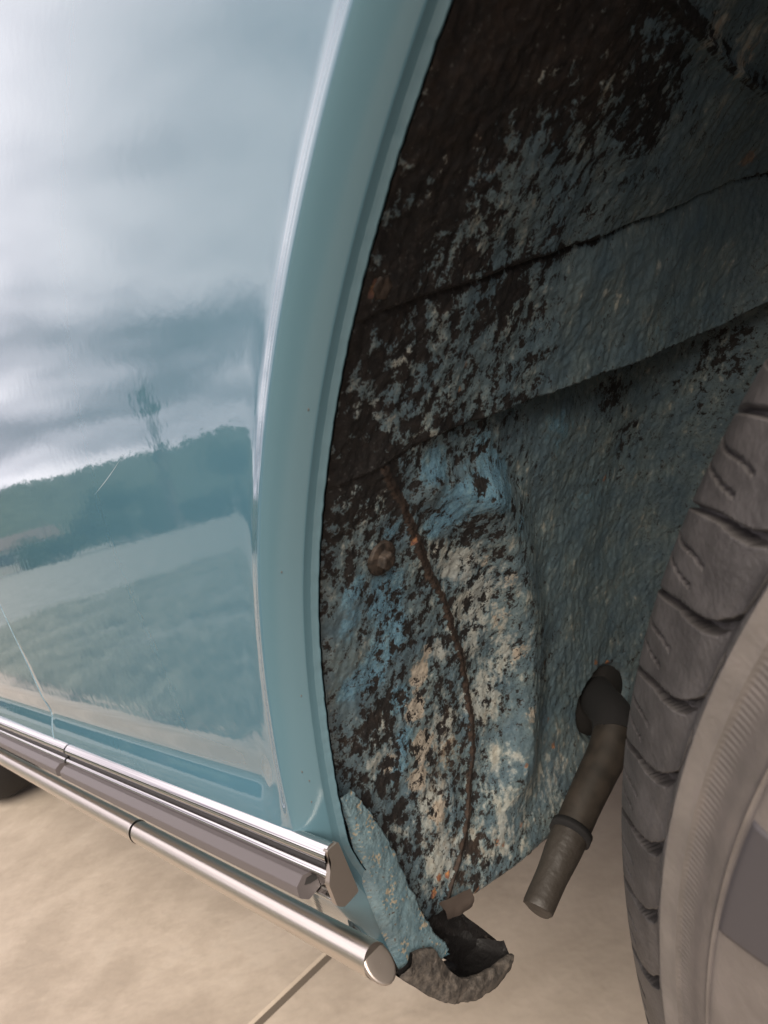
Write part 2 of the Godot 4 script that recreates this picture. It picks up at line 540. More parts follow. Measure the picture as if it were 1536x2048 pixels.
func build_liner() -> void:
	var root := Node3D.new()
	root.name = "wheel_arch_liner"
	car.add_child(root)
	var m := liner_material()
	var nth := 640
	var ns := 500
	var seam := pairs(SEAM)
	var rib := pairs(RIB)
	var low := pairs(BAND_LOW)
	var high := pairs(BAND_HIGH)
	var top := pairs(TOP_SEAM)
	var bottom := pairs([[0.0, 176.6], [0.03, 177.4], [0.042, 178.2], [0.057, 178.8], [0.075, 179.6], [0.093, 180.2], [0.113, 180.7], [0.146, 181.2], [0.44, 181.5]])
	var lump := noise(61, 1.0 / 0.007, 3, 0.55)
	var wave := noise(62, 1.0 / 0.05, 2)
	var drip := noise(63, 1.0 / 0.008, 3, 0.5)
	var rows := []
	var uvs := []
	var col_low := PackedFloat32Array()
	var col_high := PackedFloat32Array()
	var col_top := PackedFloat32Array()
	var col_bottom := PackedFloat32Array()
	for j in ns:
		var s := S1 * j / (ns - 1)
		col_low.append(curve_at(low, s))
		col_high.append(curve_at(high, s))
		col_top.append(curve_at(top, s))
		col_bottom.append(line_at(bottom, s))
	var row_seam := PackedFloat32Array()
	for i in nth:
		var th := lerpf(TH0, TH1, float(i) / (nth - 1))
		var s_seam := curve_at(seam, th)
		var s_rib := curve_at(rib, th)
		row_seam.append(s_seam)
		var row := PackedVector3Array()
		var uvr := PackedVector2Array()
		row.resize(ns)
		uvr.resize(ns)
		for j in ns:
			var s := S1 * j / (ns - 1)
			var t := th * 0.00759
			var h := -0.0022 * (1.0 - smoothstep(0.0, 0.010, s)) + lump.get_noise_2d(t, s) * 0.0006 + wave.get_noise_2d(t, s) * 0.0016 + drip.get_noise_2d(t * 0.3, s) * 0.0004
			var tl := col_low[j]
			var thi := col_high[j]
			var hb := lerpf(0.0012, 0.018, smoothstep(0.03, 0.26, s))
			if th < thi:
				h += 0.0016
				var dt := (th - col_top[j]) * 7.59
				h += 0.0016 * exp(-dt * dt / 9.0) * (1.0 if s > 0.07 else s / 0.07)
				if dt < 0.0: h -= 0.0015
				h -= 0.0016 * smoothstep(-1.2, 0.0, (th - thi) * 7.59)
			elif th < tl:
				var f := (th - thi) / (tl - thi)
				h += hb * pow(f, 0.7) * smoothstep(-0.2, 0.25, f)
				h -= 0.001 * exp(-pow((th - thi) * 7.59 / 1.0, 2.0))
			else:
				var d := (th - tl) * 7.59
				h += hb * (1.0 - smoothstep(0.0, 1.3, d))
				# hollow under the band's edge, then the panel comes forward again
				h -= 0.009 * smoothstep(0.06, 0.2, s) * exp(-d / 16.0) * smoothstep(0.5, 2.0, d)
				var ds := s - s_seam
				var wob := drip.get_noise_2d(t * 2.0, 3.0) * 0.0015
				h += 0.0013 * exp(-pow((ds + wob) / 0.0030, 2.0)) * smoothstep(0.0, 6.0, d)
				if ds > 0.0:
					var u := ds / maxf(s_rib - s_seam, 0.02)
					var on := smoothstep(147.2, 151.5, th) * (1.0 - smoothstep(172.0, 179.0, th))
					h += on * (0.0060 * smoothstep(0.08, 0.85, u) * (1.0 - smoothstep(-0.004, 0.024, s - s_rib)) + 0.0052 * exp(-pow((s - s_rib + 0.014) / 0.015, 2.0)))
				else:
					h += 0.0008
				h += 0.0042 * exp(-(pow((th - 150.2) * 7.59, 2.0) + pow((s - 0.104) * 1000.0, 2.0)) / 130.0)
				h += 0.0030 * exp(-(pow((th - 149.0) * 7.59, 2.0) + pow((s - 0.062) * 1000.0, 2.0)) / 90.0)
			var under := th - col_bottom[j] + 1.1
			if under > 0.0: h -= 0.008 * under * under
			var hole := Vector2((s - 0.228) / 0.028, (th - 174.7) * 7.59 / 20.0).length()
			h -= 0.006 * (1.0 - smoothstep(0.95, 1.25, hole))
			var p: Array = liner(th, s)
			row[j] = (p[0] as Vector3) + (p[1] as Vector3) * h
			uvr[j] = Vector2(float(j) / (ns - 1), float(i) / (nth - 1))
		rows.append(row)
		uvs.append(uvr)
	var names := ["upper_panel", "arch_roof", "reinforcing_band", "flange_strip", "splash_panel"]
	var kinds := PackedByteArray()
	kinds.resize(nth * ns)
	for i in nth:
		var th := lerpf(TH0, TH1, float(i) / (nth - 1))
		for j in ns:
			var s := S1 * j / (ns - 1)
			var k := 4
			if th < col_top[j] and s > 0.07: k = 0
			elif th < col_high[j]: k = 1
			elif th < col_low[j]: k = 2
			elif s < row_seam[i]: k = 3
			if th > col_bottom[j] or Vector2((s - 0.228) / 0.028, (th - 174.7) * 7.59 / 20.0).length() < 1.0: k = 9
			kinds[i * ns + j] = k
	var whole: Array = sheet(rows, uvs).surface_get_arrays(0)
	var v: PackedVector3Array = whole[Mesh.ARRAY_VERTEX]
	var nn: PackedVector3Array = whole[Mesh.ARRAY_NORMAL]
	var tex: PackedVector2Array = whole[Mesh.ARRAY_TEX_UV]
	for k in names.size():
		var back := PackedInt32Array()
		back.resize(v.size())
		back.fill(-1)
		var pv := PackedVector3Array()
		var pn := PackedVector3Array()
		var pt := PackedVector2Array()
		var ix := PackedInt32Array()
		for i in nth - 1:
			for j in ns - 1:
				var a := i * ns + j
				if kinds[a] != k: continue
				for c in [a, a + 1, a + ns, a + 1, a + ns + 1, a + ns]:
					var w := back[c]
					if w < 0:
						w = pv.size()
						back[c] = w
						pv.append(v[c])
						pn.append(nn[c])
						pt.append(tex[c])
					ix.append(w)
		var arr := []
		arr.resize(Mesh.ARRAY_MAX)
		arr[Mesh.ARRAY_VERTEX] = pv
		arr[Mesh.ARRAY_NORMAL] = pn
		arr[Mesh.ARRAY_TEX_UV] = pt
		arr[Mesh.ARRAY_INDEX] = ix
		var am := ArrayMesh.new()
		am.add_surface_from_arrays(Mesh.PRIMITIVE_TRIANGLES, arr)
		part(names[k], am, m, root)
	# the rest of the arch, out of view: over the wheel, down its front, and the inner wall
	var dark := mat("underseal", lin(0.03, 0.027, 0.025), 0.8)
	var rest := []
	for i in 61:
		var th := lerpf(-25.0, TH0 + 0.2, i / 60.0)
		var row := PackedVector3Array()
		for j in 40:
			var s := 0.735 * j / 39.0
			var p: Array = liner(maxf(th, 0.0), s)
			var q: Vector3 = p[0]
			if th < 0.0: q.y += deg_to_rad(th) * LINER_R
			row.append(q)
		rest.append(row)
	part("front_liner", sheet(rest), dark, root)
	var inner := []
	for i in 20:
		var row := PackedVector3Array()
		for j in 12:
			var p: Array = liner(lerpf(TH0, TH1, i / 19.0), lerpf(S1 - 0.003, 0.735, j / 11.0))
			row.append(p[0])
		inner.append(row)
	part("inner_wall", sheet(inner), dark, root)
	# hidden space behind the pipe's hole
	var c: Array = liner(174.7, 0.228)
	var at: Vector3 = c[0]
	part("hole_sleeve", tube(PackedVector3Array([at + Vector3(-0.007, 0, 0), at + Vector3(-0.03, 0.004, -0.004), at + Vector3(-0.06, 0.006, -0.006)]), PackedFloat32Array([0.032, 0.034, 0.02]), 20), dark, root)
	for b in [[152.3, 0.0365, 0.0043, 0.3, 0.75], [138.0, 0.0135, 0.0042, 1.1, 0.35]]:
		var p: Array = liner(b[0], b[1])
		bolt(p[0], p[1], b[2], b[3], b[4], root)

func bolt(at: Vector3, n: Vector3, r: float, spin: float, tall: float, parent: Node3D) -> void:
	var rust := mat("rusty_steel", Color.WHITE, 0.65, 0.25)
	if rust.albedo_texture == null:
		rust.albedo_texture = two_tone(71, 0.02, 5, 0.6, lin(0.014, 0.011, 0.009), lin(0.07, 0.05, 0.038), 256)
		rust.uv1_triplanar = true
		rust.uv1_world_triplanar = true
		rust.uv1_scale = Vector3(40, 40, 40)
		rust.heightmap_enabled = true
		rust.heightmap_texture = noise_map(72, 0.03, 4, 0.6, 256)
		rust.heightmap_scale = 0.012
	var x := n.cross(Vector3.UP).normalized()
	var y := n.cross(x)
	var rough := noise(73, 160.0, 2)
	var rows := []
	for prof in [[1.75, -0.002], [1.75, 0.0016], [1.6, 0.0026], [1.05, 0.003], [0.98, 0.0034], [1.0, 0.0062], [0.86, 0.0074], [0.45, 0.0078], [0.01, 0.0074]]:
		var row := PackedVector3Array()
		for k in 37:
			var a := TAU * k / 36.0
			var rr: float = prof[0] * r
			if prof[1] > 0.003 and prof[0] > 0.5:
				rr *= cos(PI / 6) / cos(fposmod(a, PI / 3) - PI / 6) * 0.98
			var q := at + (x * cos(a + spin) + y * sin(a + spin)) * rr + n * float(prof[1]) * tall
			row.append(q + n * rough.get_noise_3dv(q) * 0.0006 + x * rough.get_noise_3dv(q * 1.3) * 0.0003)
		rows.append(row)
	part("bolt", sheet(rows, [], null, true), rust, parent)

func liner_material() -> StandardMaterial3D:
	var w := 1280
	var h := 1536
	# slow maps of how much paint is left and of its colour
	var cw := 176
	var ch := 208
	var control := Image.create(cw, ch, false, Image.FORMAT_RGBAF)
	for j in ch:
		var th := lerpf(TH0, TH1, (j + 0.5) / ch)
		for i in cw:
			var s := S1 * (i + 0.5) / cw
			control.set_pixel(i, j, Color(spots(COVER, th, s), spots(BLUE, th, s), spots(TAN, th, s), spots(BROWN, th, s)))
	var pale_lit_map := Image.create(cw, ch, false, Image.FORMAT_RF)
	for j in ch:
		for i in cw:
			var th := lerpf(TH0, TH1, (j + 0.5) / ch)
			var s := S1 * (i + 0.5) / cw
			pale_lit_map.set_pixel(i, j, Color(spots(PALE_LIT, th, s), 0, 0))
	pale_lit_map.resize(w, h, Image.INTERPOLATE_BILINEAR)
	var pale_lit := pale_lit_map.get_data().to_float32_array()
	control.resize(w, h, Image.INTERPOLATE_CUBIC)
	var ctl := control.get_data().to_float32_array()
	var n1 := noise(81, 0.036, 6, 0.72).get_image(w, h).get_data()
	var n2 := noise(82, 0.16, 3, 0.6).get_image(w, h).get_data()
	var im3 := noise(83, 0.055, 4, 0.6).get_image(w, h / 4)
	im3.resize(w, h, Image.INTERPOLATE_CUBIC)
	var n3 := im3.get_data()
	var n4 := noise(84, 0.011, 4, 0.55).get_image(w, h).get_data()
	var n5 := noise(85, 0.06, 5, 0.65).get_image(w, h).get_data()
	var rgb := PackedByteArray()
	rgb.resize(w * h * 3)
	var rough := PackedByteArray()
	rough.resize(w * h)
	var relief := PackedByteArray()
	relief.resize(w * h)
	var low := pairs(BAND_LOW)
	var high := pairs(BAND_HIGH)
	var top := pairs(TOP_SEAM)
	var seam := pairs(SEAM)
	var clow := PackedFloat32Array()
	var chigh := PackedFloat32Array()
	var ctop := PackedFloat32Array()
	for i in w:
		var s := S1 * (i + 0.5) / w
		clow.append(curve_at(low, s))
		chigh.append(curve_at(high, s))
		ctop.append(curve_at(top, s))
	for j in h:
		var th := lerpf(TH0, TH1, (j + 0.5) / h)
		var s_seam := curve_at(seam, th)
		for i in w:
			var k := j * w + i
			var s := S1 * (i + 0.5) / w
			var a := n1[k] / 255.0 - 0.5
			var b := n2[k] / 255.0 - 0.5
			var c := n3[k] / 255.0 - 0.5
			var g := n4[k] / 255.0 - 0.5
			var q := n5[k] / 255.0 - 0.5
			var left := 0.59 + 0.24 * smoothstep(0.09, 0.17, s) - 0.15 * (1.0 - smoothstep(0.03, 0.065, s)) * (1.0 - smoothstep(148.0, 152.0, th)) + ctl[k * 4] + a * 1.15 + c * 0.35 + b * 0.18
			var below := th > clow[i]
			# worn and dirty along the joints
			var dl := absf(th - clow[i]) * 7.59
			var dh := absf(th - chigh[i]) * 7.59
			if dl < 4.0: left -= 0.18 * (1.0 - dl / 4.0) * (1.0 - smoothstep(0.05, 0.16, s))
			if dh < 3.0: left -= 0.5 * (1.0 - dh / 3.0)
			if absf(th - ctop[i]) * 7.59 < 3.0 and s > 0.07: left -= 0.3
			var bead := 0.0
			if below:
				var ds := absf(s - s_seam + q * 0.004) * 1000.0
				bead = (1.0 - smoothstep(2.2, 2.9, ds)) * smoothstep(0.0, 5.0, (th - clow[i]) * 7.59)
				bead *= 1.0 - 0.55 * smoothstep(172.0, 177.0, th)
				left -= bead * 1.2
			var cover := smoothstep(0.465, 0.545, left)
			# pin holes and scuffs through thin paint
			var pin := smoothstep(0.17, 0.24, b + q * 0.35) * (1.0 - smoothstep(0.70, 1.0, left))
			cover *= 1.0 - 0.8 * pin
			var blue := smoothstep(0.38, 0.62, ctl[k * 4 + 1] * 1.1 + g * 0.5 + a * 0.8) * 0.85 + 0.15 * clampf(ctl[k * 4 + 1], 0.0, 1.0)
			var tan := smoothstep(0.30, 0.60, ctl[k * 4 + 2] * 1.35 + q * 0.8 + a * 0.3) * 0.85
			var brown := clampf(ctl[k * 4 + 3] + g * 0.6 + q * 0.7, 0.0, 1.0)
			var pale := smoothstep(0.30, 0.62, pale_lit[k] * 0.7 + 0.12 + a * 0.9 + c * 0.6 + g * 0.5)  # beige paint patches whose paleness is partly light put into the colour
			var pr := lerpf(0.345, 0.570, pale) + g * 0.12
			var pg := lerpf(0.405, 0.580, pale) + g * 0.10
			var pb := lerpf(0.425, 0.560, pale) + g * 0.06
			pr = lerpf(pr, 0.345 + a * 0.12, blue * 0.8); pg = lerpf(pg, 0.480 + a * 0.12, blue * 0.8); pb = lerpf(pb, 0.540 + a * 0.08, blue * 0.9)
			pr = lerpf(pr, 0.635, tan); pg = lerpf(pg, 0.585, tan); pb = lerpf(pb, 0.525, tan)
			var film := brown * 0.55 * smoothstep(-0.1, 0.25, q + c * 0.6)
			pr = lerpf(pr, 0.36, film); pg = lerpf(pg, 0.29, film); pb = lerpf(pb, 0.22, film)
			var v := 1.0 + b * 0.22 + q * 0.2
			var dr := 0.082 + q * 0.07
			var dg := 0.072 + q * 0.06
			var db := 0.070 + q * 0.05
			dr = lerpf(dr, 0.25, brown * 0.6); dg = lerpf(dg, 0.185, brown * 0.6); db = lerpf(db, 0.14, brown * 0.6)
			# crumbs of old paint on the bare underseal
			var crumb := smoothstep(0.26, 0.33, b + a * 0.25) * 0.75
			dr = lerpf(dr, 0.34, crumb); dg = lerpf(dg, 0.35, crumb); db = lerpf(db, 0.34, crumb)
			if bead > 0.3:
				dr = 0.185 + q * 0.16; dg = 0.145 + q * 0.12; db = 0.12 + q * 0.09
			rgb[k * 3] = int(clampf(lerpf(dr, pr * v, cover), 0, 1) * 255.0)
			rgb[k * 3 + 1] = int(clampf(lerpf(dg, pg * v, cover), 0, 1) * 255.0)
			rgb[k * 3 + 2] = int(clampf(lerpf(db, pb * v, cover), 0, 1) * 255.0)
			rough[k] = int(clampf(lerpf(0.72, lerpf(0.42, 0.28, blue), cover) + b * 0.2, 0.15, 1.0) * 255.0)
			relief[k] = int(clampf(0.34 + cover * 0.26 + q * 0.24 + c * 0.22 + b * 0.05, 0, 1) * 255.0)
	for p in RUST:
		var rx: int = int(p[1] / S1 * w)
		var ry: int = int((p[0] - TH0) / (TH1 - TH0) * h)
		var rad: int = int(p[2] / S1 * w)
		for y in range(maxi(ry - rad * 2, 0), mini(ry + rad * 2, h)):
			for x in range(maxi(rx - rad * 2, 0), mini(rx + rad * 2, w)):
				var k := y * w + x
				var d := Vector2(x - rx, y - ry).length() / rad + (n5[k] / 255.0 - 0.5) * 2.2 + (n2[k] / 255.0 - 0.5) * 0.9
				if d < 1.0:
					var f: float = smoothstep(1.0, 0.8, d) * p[3]
					rgb[k * 3] = int(lerpf(rgb[k * 3], 140.0 + (n2[k] - 128) * 0.4, f))
					rgb[k * 3 + 1] = int(lerpf(rgb[k * 3 + 1], 98.0 + (n2[k] - 128) * 0.3, f))
					rgb[k * 3 + 2] = int(lerpf(rgb[k * 3 + 2], 72.0, f))
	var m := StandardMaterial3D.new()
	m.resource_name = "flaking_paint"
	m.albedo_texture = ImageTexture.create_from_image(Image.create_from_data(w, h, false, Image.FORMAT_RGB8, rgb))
	m.roughness = 1.0
	m.roughness_texture = ImageTexture.create_from_image(Image.create_from_data(w, h, false, Image.FORMAT_L8, rough))
	m.roughness_texture_channel = BaseMaterial3D.TEXTURE_CHANNEL_RED
	m.heightmap_enabled = true
	m.heightmap_texture = ImageTexture.create_from_image(Image.create_from_data(w, h, false, Image.FORMAT_L8, relief))
	m.heightmap_scale = 0.085
	m.texture_repeat = false
	return m

# ---- the wing, its lip and the door ---------------------------------------------------------------------------------

const LIP := [[0.0, -0.0160], [0.0020, -0.0127], [0.0042, -0.0094], [0.0063, -0.0067], [0.0085, -0.0044], [0.0105, -0.0026], [0.0124, -0.0012], [0.0139, -0.0004], [0.0150, 0.0]]
const CREST := 0.0150
const FLARE := [[0.0, 0.0050], [0.0008, 0.00495], [0.0020, 0.0046], [0.0040, 0.0034], [0.0065, 0.0017], [0.0095, 0.0005], [0.013, 0.0001], [0.022, 0.0]]
const SILL_FLARE := [[0.0, 0.0058], [0.10, 0.0057], [0.22, 0.0050], [0.40, 0.0030], [0.54, 0.0008], [0.60, -0.0002], [0.66, -0.0009], [0.74, -0.0012], [0.88, -0.0008], [1.08, 0.0], [1.3, 0.0]]
const TUCK := [[0.30, -0.055], [0.345, -0.034], [0.36, -0.026], [0.39, -0.0125], [0.412, -0.0052], [0.4325, 0.0], [0.5, 0.0]]
const LIP_EDGE := [[0.0, 0.4305], [150.0, 0.4303], [157.4, 0.4288], [162.0, 0.4268], [165.0, 0.4255], [170.0, 0.4233], [176.0, 0.4200], [182.0, 0.418]]
const SILL_CREST := 0.4335

func seam_x(y: float) -> float:
	return clampf(-0.563 - 0.37 * (y - 0.429), -0.66, -0.552)

# How far the pressed side stands out at (x, y), d metres out from the arch's crest line.
var sill_flare := PackedVector2Array()

func side_z(x: float, y: float, d: float, flare: PackedVector2Array, tuck: PackedVector2Array) -> float:
	var bow := -pow(maxf(y - 0.54, 0.0), 2.0) * 0.26 - pow(minf(y - 0.54, 0.0), 2.0) * 0.10
	var long := -pow(maxf(-0.25 - x, 0.0), 2.0) * 0.010
	var to_sill := (y - SILL_CREST)
	var ua := d / 0.022
	var us := to_sill / 0.034
	var u := smin(ua, us, 0.7)
	u = 0.5 * (u + sqrt(u * u + 0.012))
	# the two pressed flares meet in a rounded corner
	var share := smoothstep(-0.5, 0.5, us - ua)
	var z := lerpf(curve_at(sill_flare, u), curve_at(flare, u * 0.022), share)
	return SIDE + bow + long + z + curve_at(tuck, y)

func paint() -> StandardMaterial3D:
	var m := mat("pale_blue_paint", lin(0.060, 0.134, 0.176), 0.05, 0.0, 0.7)
	if m.normal_texture == null:
		m.clearcoat_enabled = true
		m.clearcoat = 0.5
		m.clearcoat_roughness = 0.02
		m.normal_enabled = true
		m.normal_texture = noise_map(91, 0.022, 3, 0.5, 512, 6.0)
		m.normal_scale = 0.024
		m.uv1_scale = Vector3(9, 9, 9)
	return m

func build_wing() -> void:
	sill_flare = pairs(SILL_FLARE)
	var lip := pairs(LIP)
	var flare := pairs(FLARE)
	var tuck := pairs(TUCK)
	var edge := pairs(LIP_EDGE)
	var crinkle := noise(95, 150.0, 2)
	var angles := PackedFloat32Array()
	var a := 1.0
	while a < 178.6:
		angles.append(a)
		a += 1.5 if a < 96.0 else 0.25 if a < 157.0 else 0.09
	var ds := PackedFloat32Array()
	for k in 21: ds.append(CREST * (k / 20.0))
	for k in range(1, 26): ds.append(CREST + 0.026 * k / 25.0)
	var first_out := ds.size()
	var far := 46
	var rows := []
	var uvs := []
	for th in angles:
		var d := Vector2(cos(deg_to_rad(th)), sin(deg_to_rad(th)))
		var re := curve_at(edge, th)
		# where the ray leaves the wing: at the door seam, the front or the bonnet
		var out := 0.62 / maxf(d.x, 0.001)
		if d.x < 0.0:
			out = 0.75
			for k in 6:
				out = (HUB.x - seam_x(HUB.y + d.y * out) - 0.0016) / -d.x
		out = minf(out, (0.93 - HUB.y) / maxf(d.y, 0.001))
		var row := PackedVector3Array()
		var uvr := PackedVector2Array()
		# turned-in edge of the sheet, seen from inside
		var roll_in := curve_at(lip, 0.0)
		var crest := HUB + d * (re + CREST)
		var zc := side_z(crest.x, crest.y, 0.0, flare, tuck)
		for q in [[0.0022, -0.010], [0.0016, roll_in + 0.001]]:
			var p: Vector2 = HUB + d * (re + q[0])
			row.append(Vector3(p.x, p.y, zc + q[1]))
			uvr.append(Vector2(p.x, p.y))
		for k in ds.size() + far:
			var dd: float
			if k < first_out: dd = ds[k]
			else:
				var f := float(k - first_out + 1) / far
				dd = lerpf(ds[first_out - 1], out - re, pow(f, 1.25))
			var p := HUB + d * (re + dd)
			var z: float
			if dd < CREST:
				z = zc + curve_at(lip, dd)
				var w := 1.0 - smoothstep(0.0, 0.0025, dd)
				z += crinkle.get_noise_2d(th * 0.0076, dd * 0.5) * 0.0003 * w
				p += d * crinkle.get_noise_2d(th * 0.0076 + 5.0, dd) * 0.0003 * w
			else:
				z = side_z(p.x, p.y, dd - CREST, flare, tuck)
			row.append(Vector3(p.x, p.y, z))
			uvr.append(Vector2(p.x, p.y))
		for q in [[0.0002, -0.0003], [0.0003, -0.0012], [0.0003, -0.010]]:
			var p := row[row.size() - 1] if q[1] == -0.0003 else row[row.size() - 2] if q[1] == -0.0012 else row[row.size() - 3]
			var n: Vector2 = HUB + d * (out + q[0])
			row.append(Vector3(n.x, n.y, p.z + q[1]))
			uvr.append(n)
		rows.append(row)
		uvs.append(uvr)
	# the flange of the arch is the same paint, less polished
	var flange := mat("flange_paint", lin(0.078, 0.146, 0.176), 0.2, 0.0, 0.5)
	part("front_wing", sheet(rows, uvs, func(_i: int, j: int) -> bool: return j >= 21, true), paint(), car)
	part("arch_lip", sheet(rows, uvs, func(_i: int, j: int) -> bool: return j < 21, true), flange, car)
	# the door behind the seam
	var ys := PackedFloat32Array()
	var y := 0.345
	while y < 0.93:
		ys.append(y)
		y += 0.0012 if y < 0.475 else 0.006
	rows = []
	uvs = []
	for yy in ys:
		var x0 := seam_x(yy) - 0.0016
		var row := PackedVector3Array()
		var uvr := PackedVector2Array()
		var z0 := side_z(x0, yy, 1.0, flare, tuck)
		for q in [[0.0003, -0.010], [0.0003, -0.0012], [0.0002, -0.0003]]:
			row.append(Vector3(x0 + q[0], yy, z0 + q[1]))
			uvr.append(Vector2(x0 + q[0], yy))
		for k in 50:
			var x := x0 - 0.85 * pow(k / 49.0, 1.5)
			row.append(Vector3(x, yy, side_z(x, yy, 1.0, flare, tuck)))
			uvr.append(Vector2(x, yy))
		rows.append(row)
		uvs.append(uvr)
	part("door", sheet(rows, uvs, null, false), paint(), car)
	# rubber-dark gap behind the seam
	var gap := []
	for yy in range(0, 60):
		var h := 0.34 + yy * 0.01
		var z := side_z(seam_x(h), h, 1.0, flare, tuck) - 0.0065
		gap.append(PackedVector3Array([Vector3(seam_x(h) + 0.012, h, z), Vector3(seam_x(h) - 0.012, h, z)]))
	part("door_gap", sheet(gap), mat("gap_paint", lin(0.05, 0.08, 0.09), 0.8), car)
	# the rough closing plate that runs from the lip's foot down to the sill's end
	var inner := [[164.6, 0.4265, -0.1475], [166.0, 0.4262, -0.150], [167.3, 0.4258, -0.151], [170.0, 0.424, -0.150], [172.3, 0.4225, -0.150], [174.3, 0.4215, -0.1505], [176.2, 0.4205, -0.152], [177.4, 0.4195, -0.1535], [178.1, 0.419, -0.1565]]
	var outer := [-0.148, -0.153, -0.157, -0.1635, -0.166, -0.169, -0.1715, -0.1755, -0.1765]
	var bump := noise(96, 120.0, 4, 0.6)
	var keys := []
	for k in inner.size(): keys.append(PackedFloat32Array([inner[k][0], inner[k][1], inner[k][2], outer[k]]))
	var path := smooth_path(keys, 12)
	rows = []
	uvs = []
	for at_i in path.size():
		var p: PackedFloat32Array = path[at_i]
		var tuck_in := lerpf(0.0068, 0.003, smoothstep(0.2, 0.75, float(at_i) / path.size()))
		var d := Vector2(cos(deg_to_rad(p[0])), sin(deg_to_rad(p[0])))
		var row := PackedVector3Array()
		var uvr := PackedVector2Array()
		for k in 25:
			var f := k / 22.0
			var z := lerpf(p[2] + tuck_in, p[3], minf(f, 1.0))
			var rr: float = p[1] - 0.0006 - 0.0012 * sin(minf(f, 1.0) * PI) * minf(1.0, absf(p[3] - p[2]) / 0.01)
			rr += 0.002 * (1.0 - smoothstep(0.0, 0.2, f))
			if f > 1.0: rr += 0.002 * (k - 22)
			else: rr += bump.get_noise_3d(p[0] * 0.0076, z, 0.0) * 0.0007 * smoothstep(0.15, 0.5, f)
			if f > 0.9: z += bump.get_noise_2d(p[0] * 0.0076, 7.0) * 0.0012
			var q := HUB + d * rr
			row.append(Vector3(q.x, q.y, z))
			uvr.append(Vector2(p[0] * 0.0076, z))
		rows.append(row)
		uvs.append(uvr)
	var pitted := mat("pitted_blue_paint", Color.WHITE, 0.42)
	pitted.albedo_texture = stained_paint()
	pitted.uv1_scale = Vector3(9, 9, 9)
	pitted.heightmap_enabled = true
	pitted.heightmap_texture = noise_map(98, 0.05, 4, 0.6)
	pitted.heightmap_scale = 0.05
	part("closing_plate", sheet(rows, uvs, null, false), pitted, car)
	# a hair scratch across the wing
	var scratch := []
	for k in 25:
		var f := k / 24.0
		var x := lerpf(-0.346, -0.298, f)
		var hy := lerpf(0.5975, 0.6095, f) - 0.0006 * sin(f * PI)
		var z := side_z(x, hy, 1.0, flare, tuck) + 0.0001
		var wide := 0.00016 * sin(clampf(f * 1.1, 0.05, 0.95) * PI)
		scratch.append(PackedVector3Array([Vector3(x - wide * 0.4, hy + wide, z), Vector3(x + wide * 0.4, hy - wide, z)]))
	part("scratch", sheet(scratch), mat("scratched_paint", lin(0.3, 0.36, 0.4), 0.6), car)
	# chips through the paint of the lip
	var chip := mat("chip_primer", lin(0.10, 0.075, 0.06), 0.8)
	var rng := RandomNumberGenerator.new()
	rng.seed = 8
	for c in [[162.5, 0.0075], [163.1, 0.0060], [164.4, 0.0065], [167.2, 0.006], [151.0, 0.008], [158.0, 0.005], [143.0, 0.005]]:
		var d := Vector2(cos(deg_to_rad(c[0])), sin(deg_to_rad(c[0])))
		var re := curve_at(edge, c[0])
		var crest := HUB + d * (re + CREST)
		var zc := side_z(crest.x, crest.y, 0.0, flare, tuck)
		var at: Vector2 = HUB + d * (re + c[1])
		var p := Vector3(at.x, at.y, zc + curve_at(lip, c[1]))
		var slope := (curve_at(lip, c[1] + 0.001) - curve_at(lip, c[1] - 0.001)) / 0.002
		var n := Vector3(-d.x * slope, -d.y * slope, 1.0).normalized()
		var u := n.cross(Vector3(d.y, -d.x, 0)).normalized()
		var w := n.cross(u)
		var ring := PackedVector3Array()
		var mid := PackedVector3Array()
		for k in 11:
			var ang := TAU * (k % 10) / 10.0
			var r := 0.0009 * (0.6 + 0.6 * sin(ang * 3.0 + c[0] * 9.0) * 0.5 + 0.3)
			ring.append(p + (u * cos(ang) * 0.5 + w * sin(ang)) * r - n * 0.0002)
			mid.append(p + (u * cos(ang) * 0.5 + w * sin(ang)) * r * 0.3 + n * 0.0002)
		part("paint_chip", sheet([ring, mid], [], null, true), chip, car)

func stained_paint() -> ImageTexture:
	var n := 512
	var a := noise(101, 0.02, 5, 0.6).get_seamless_image(n, n)
	var b := noise(102, 0.09, 3, 0.6).get_seamless_image(n, n)
	var im := Image.create(n, n, false, Image.FORMAT_RGB8)
	for y in n:
		for x in n:
			var u := a.get_pixel(x, y).r - 0.5
			var v := b.get_pixel(x, y).r - 0.5
			var c := Color(0.40, 0.475, 0.495).lerp(Color(0.33, 0.42, 0.455), clampf(0.5 + u * 2.0, 0, 1))
			c = c.lerp(Color(0.60, 0.53, 0.44), smoothstep(0.12, 0.24, u * 0.7 + v * 0.5) * 0.8)
			c = c.lerp(Color(0.25, 0.2, 0.17), smoothstep(0.30, 0.36, v - u * 0.4) * 0.8)
			im.set_pixel(x, y, c * (1.0 + v * 0.18))
	return ImageTexture.create_from_image(im)

# ---- chrome and rubber along the sill -------------------------------------------------------------------------------

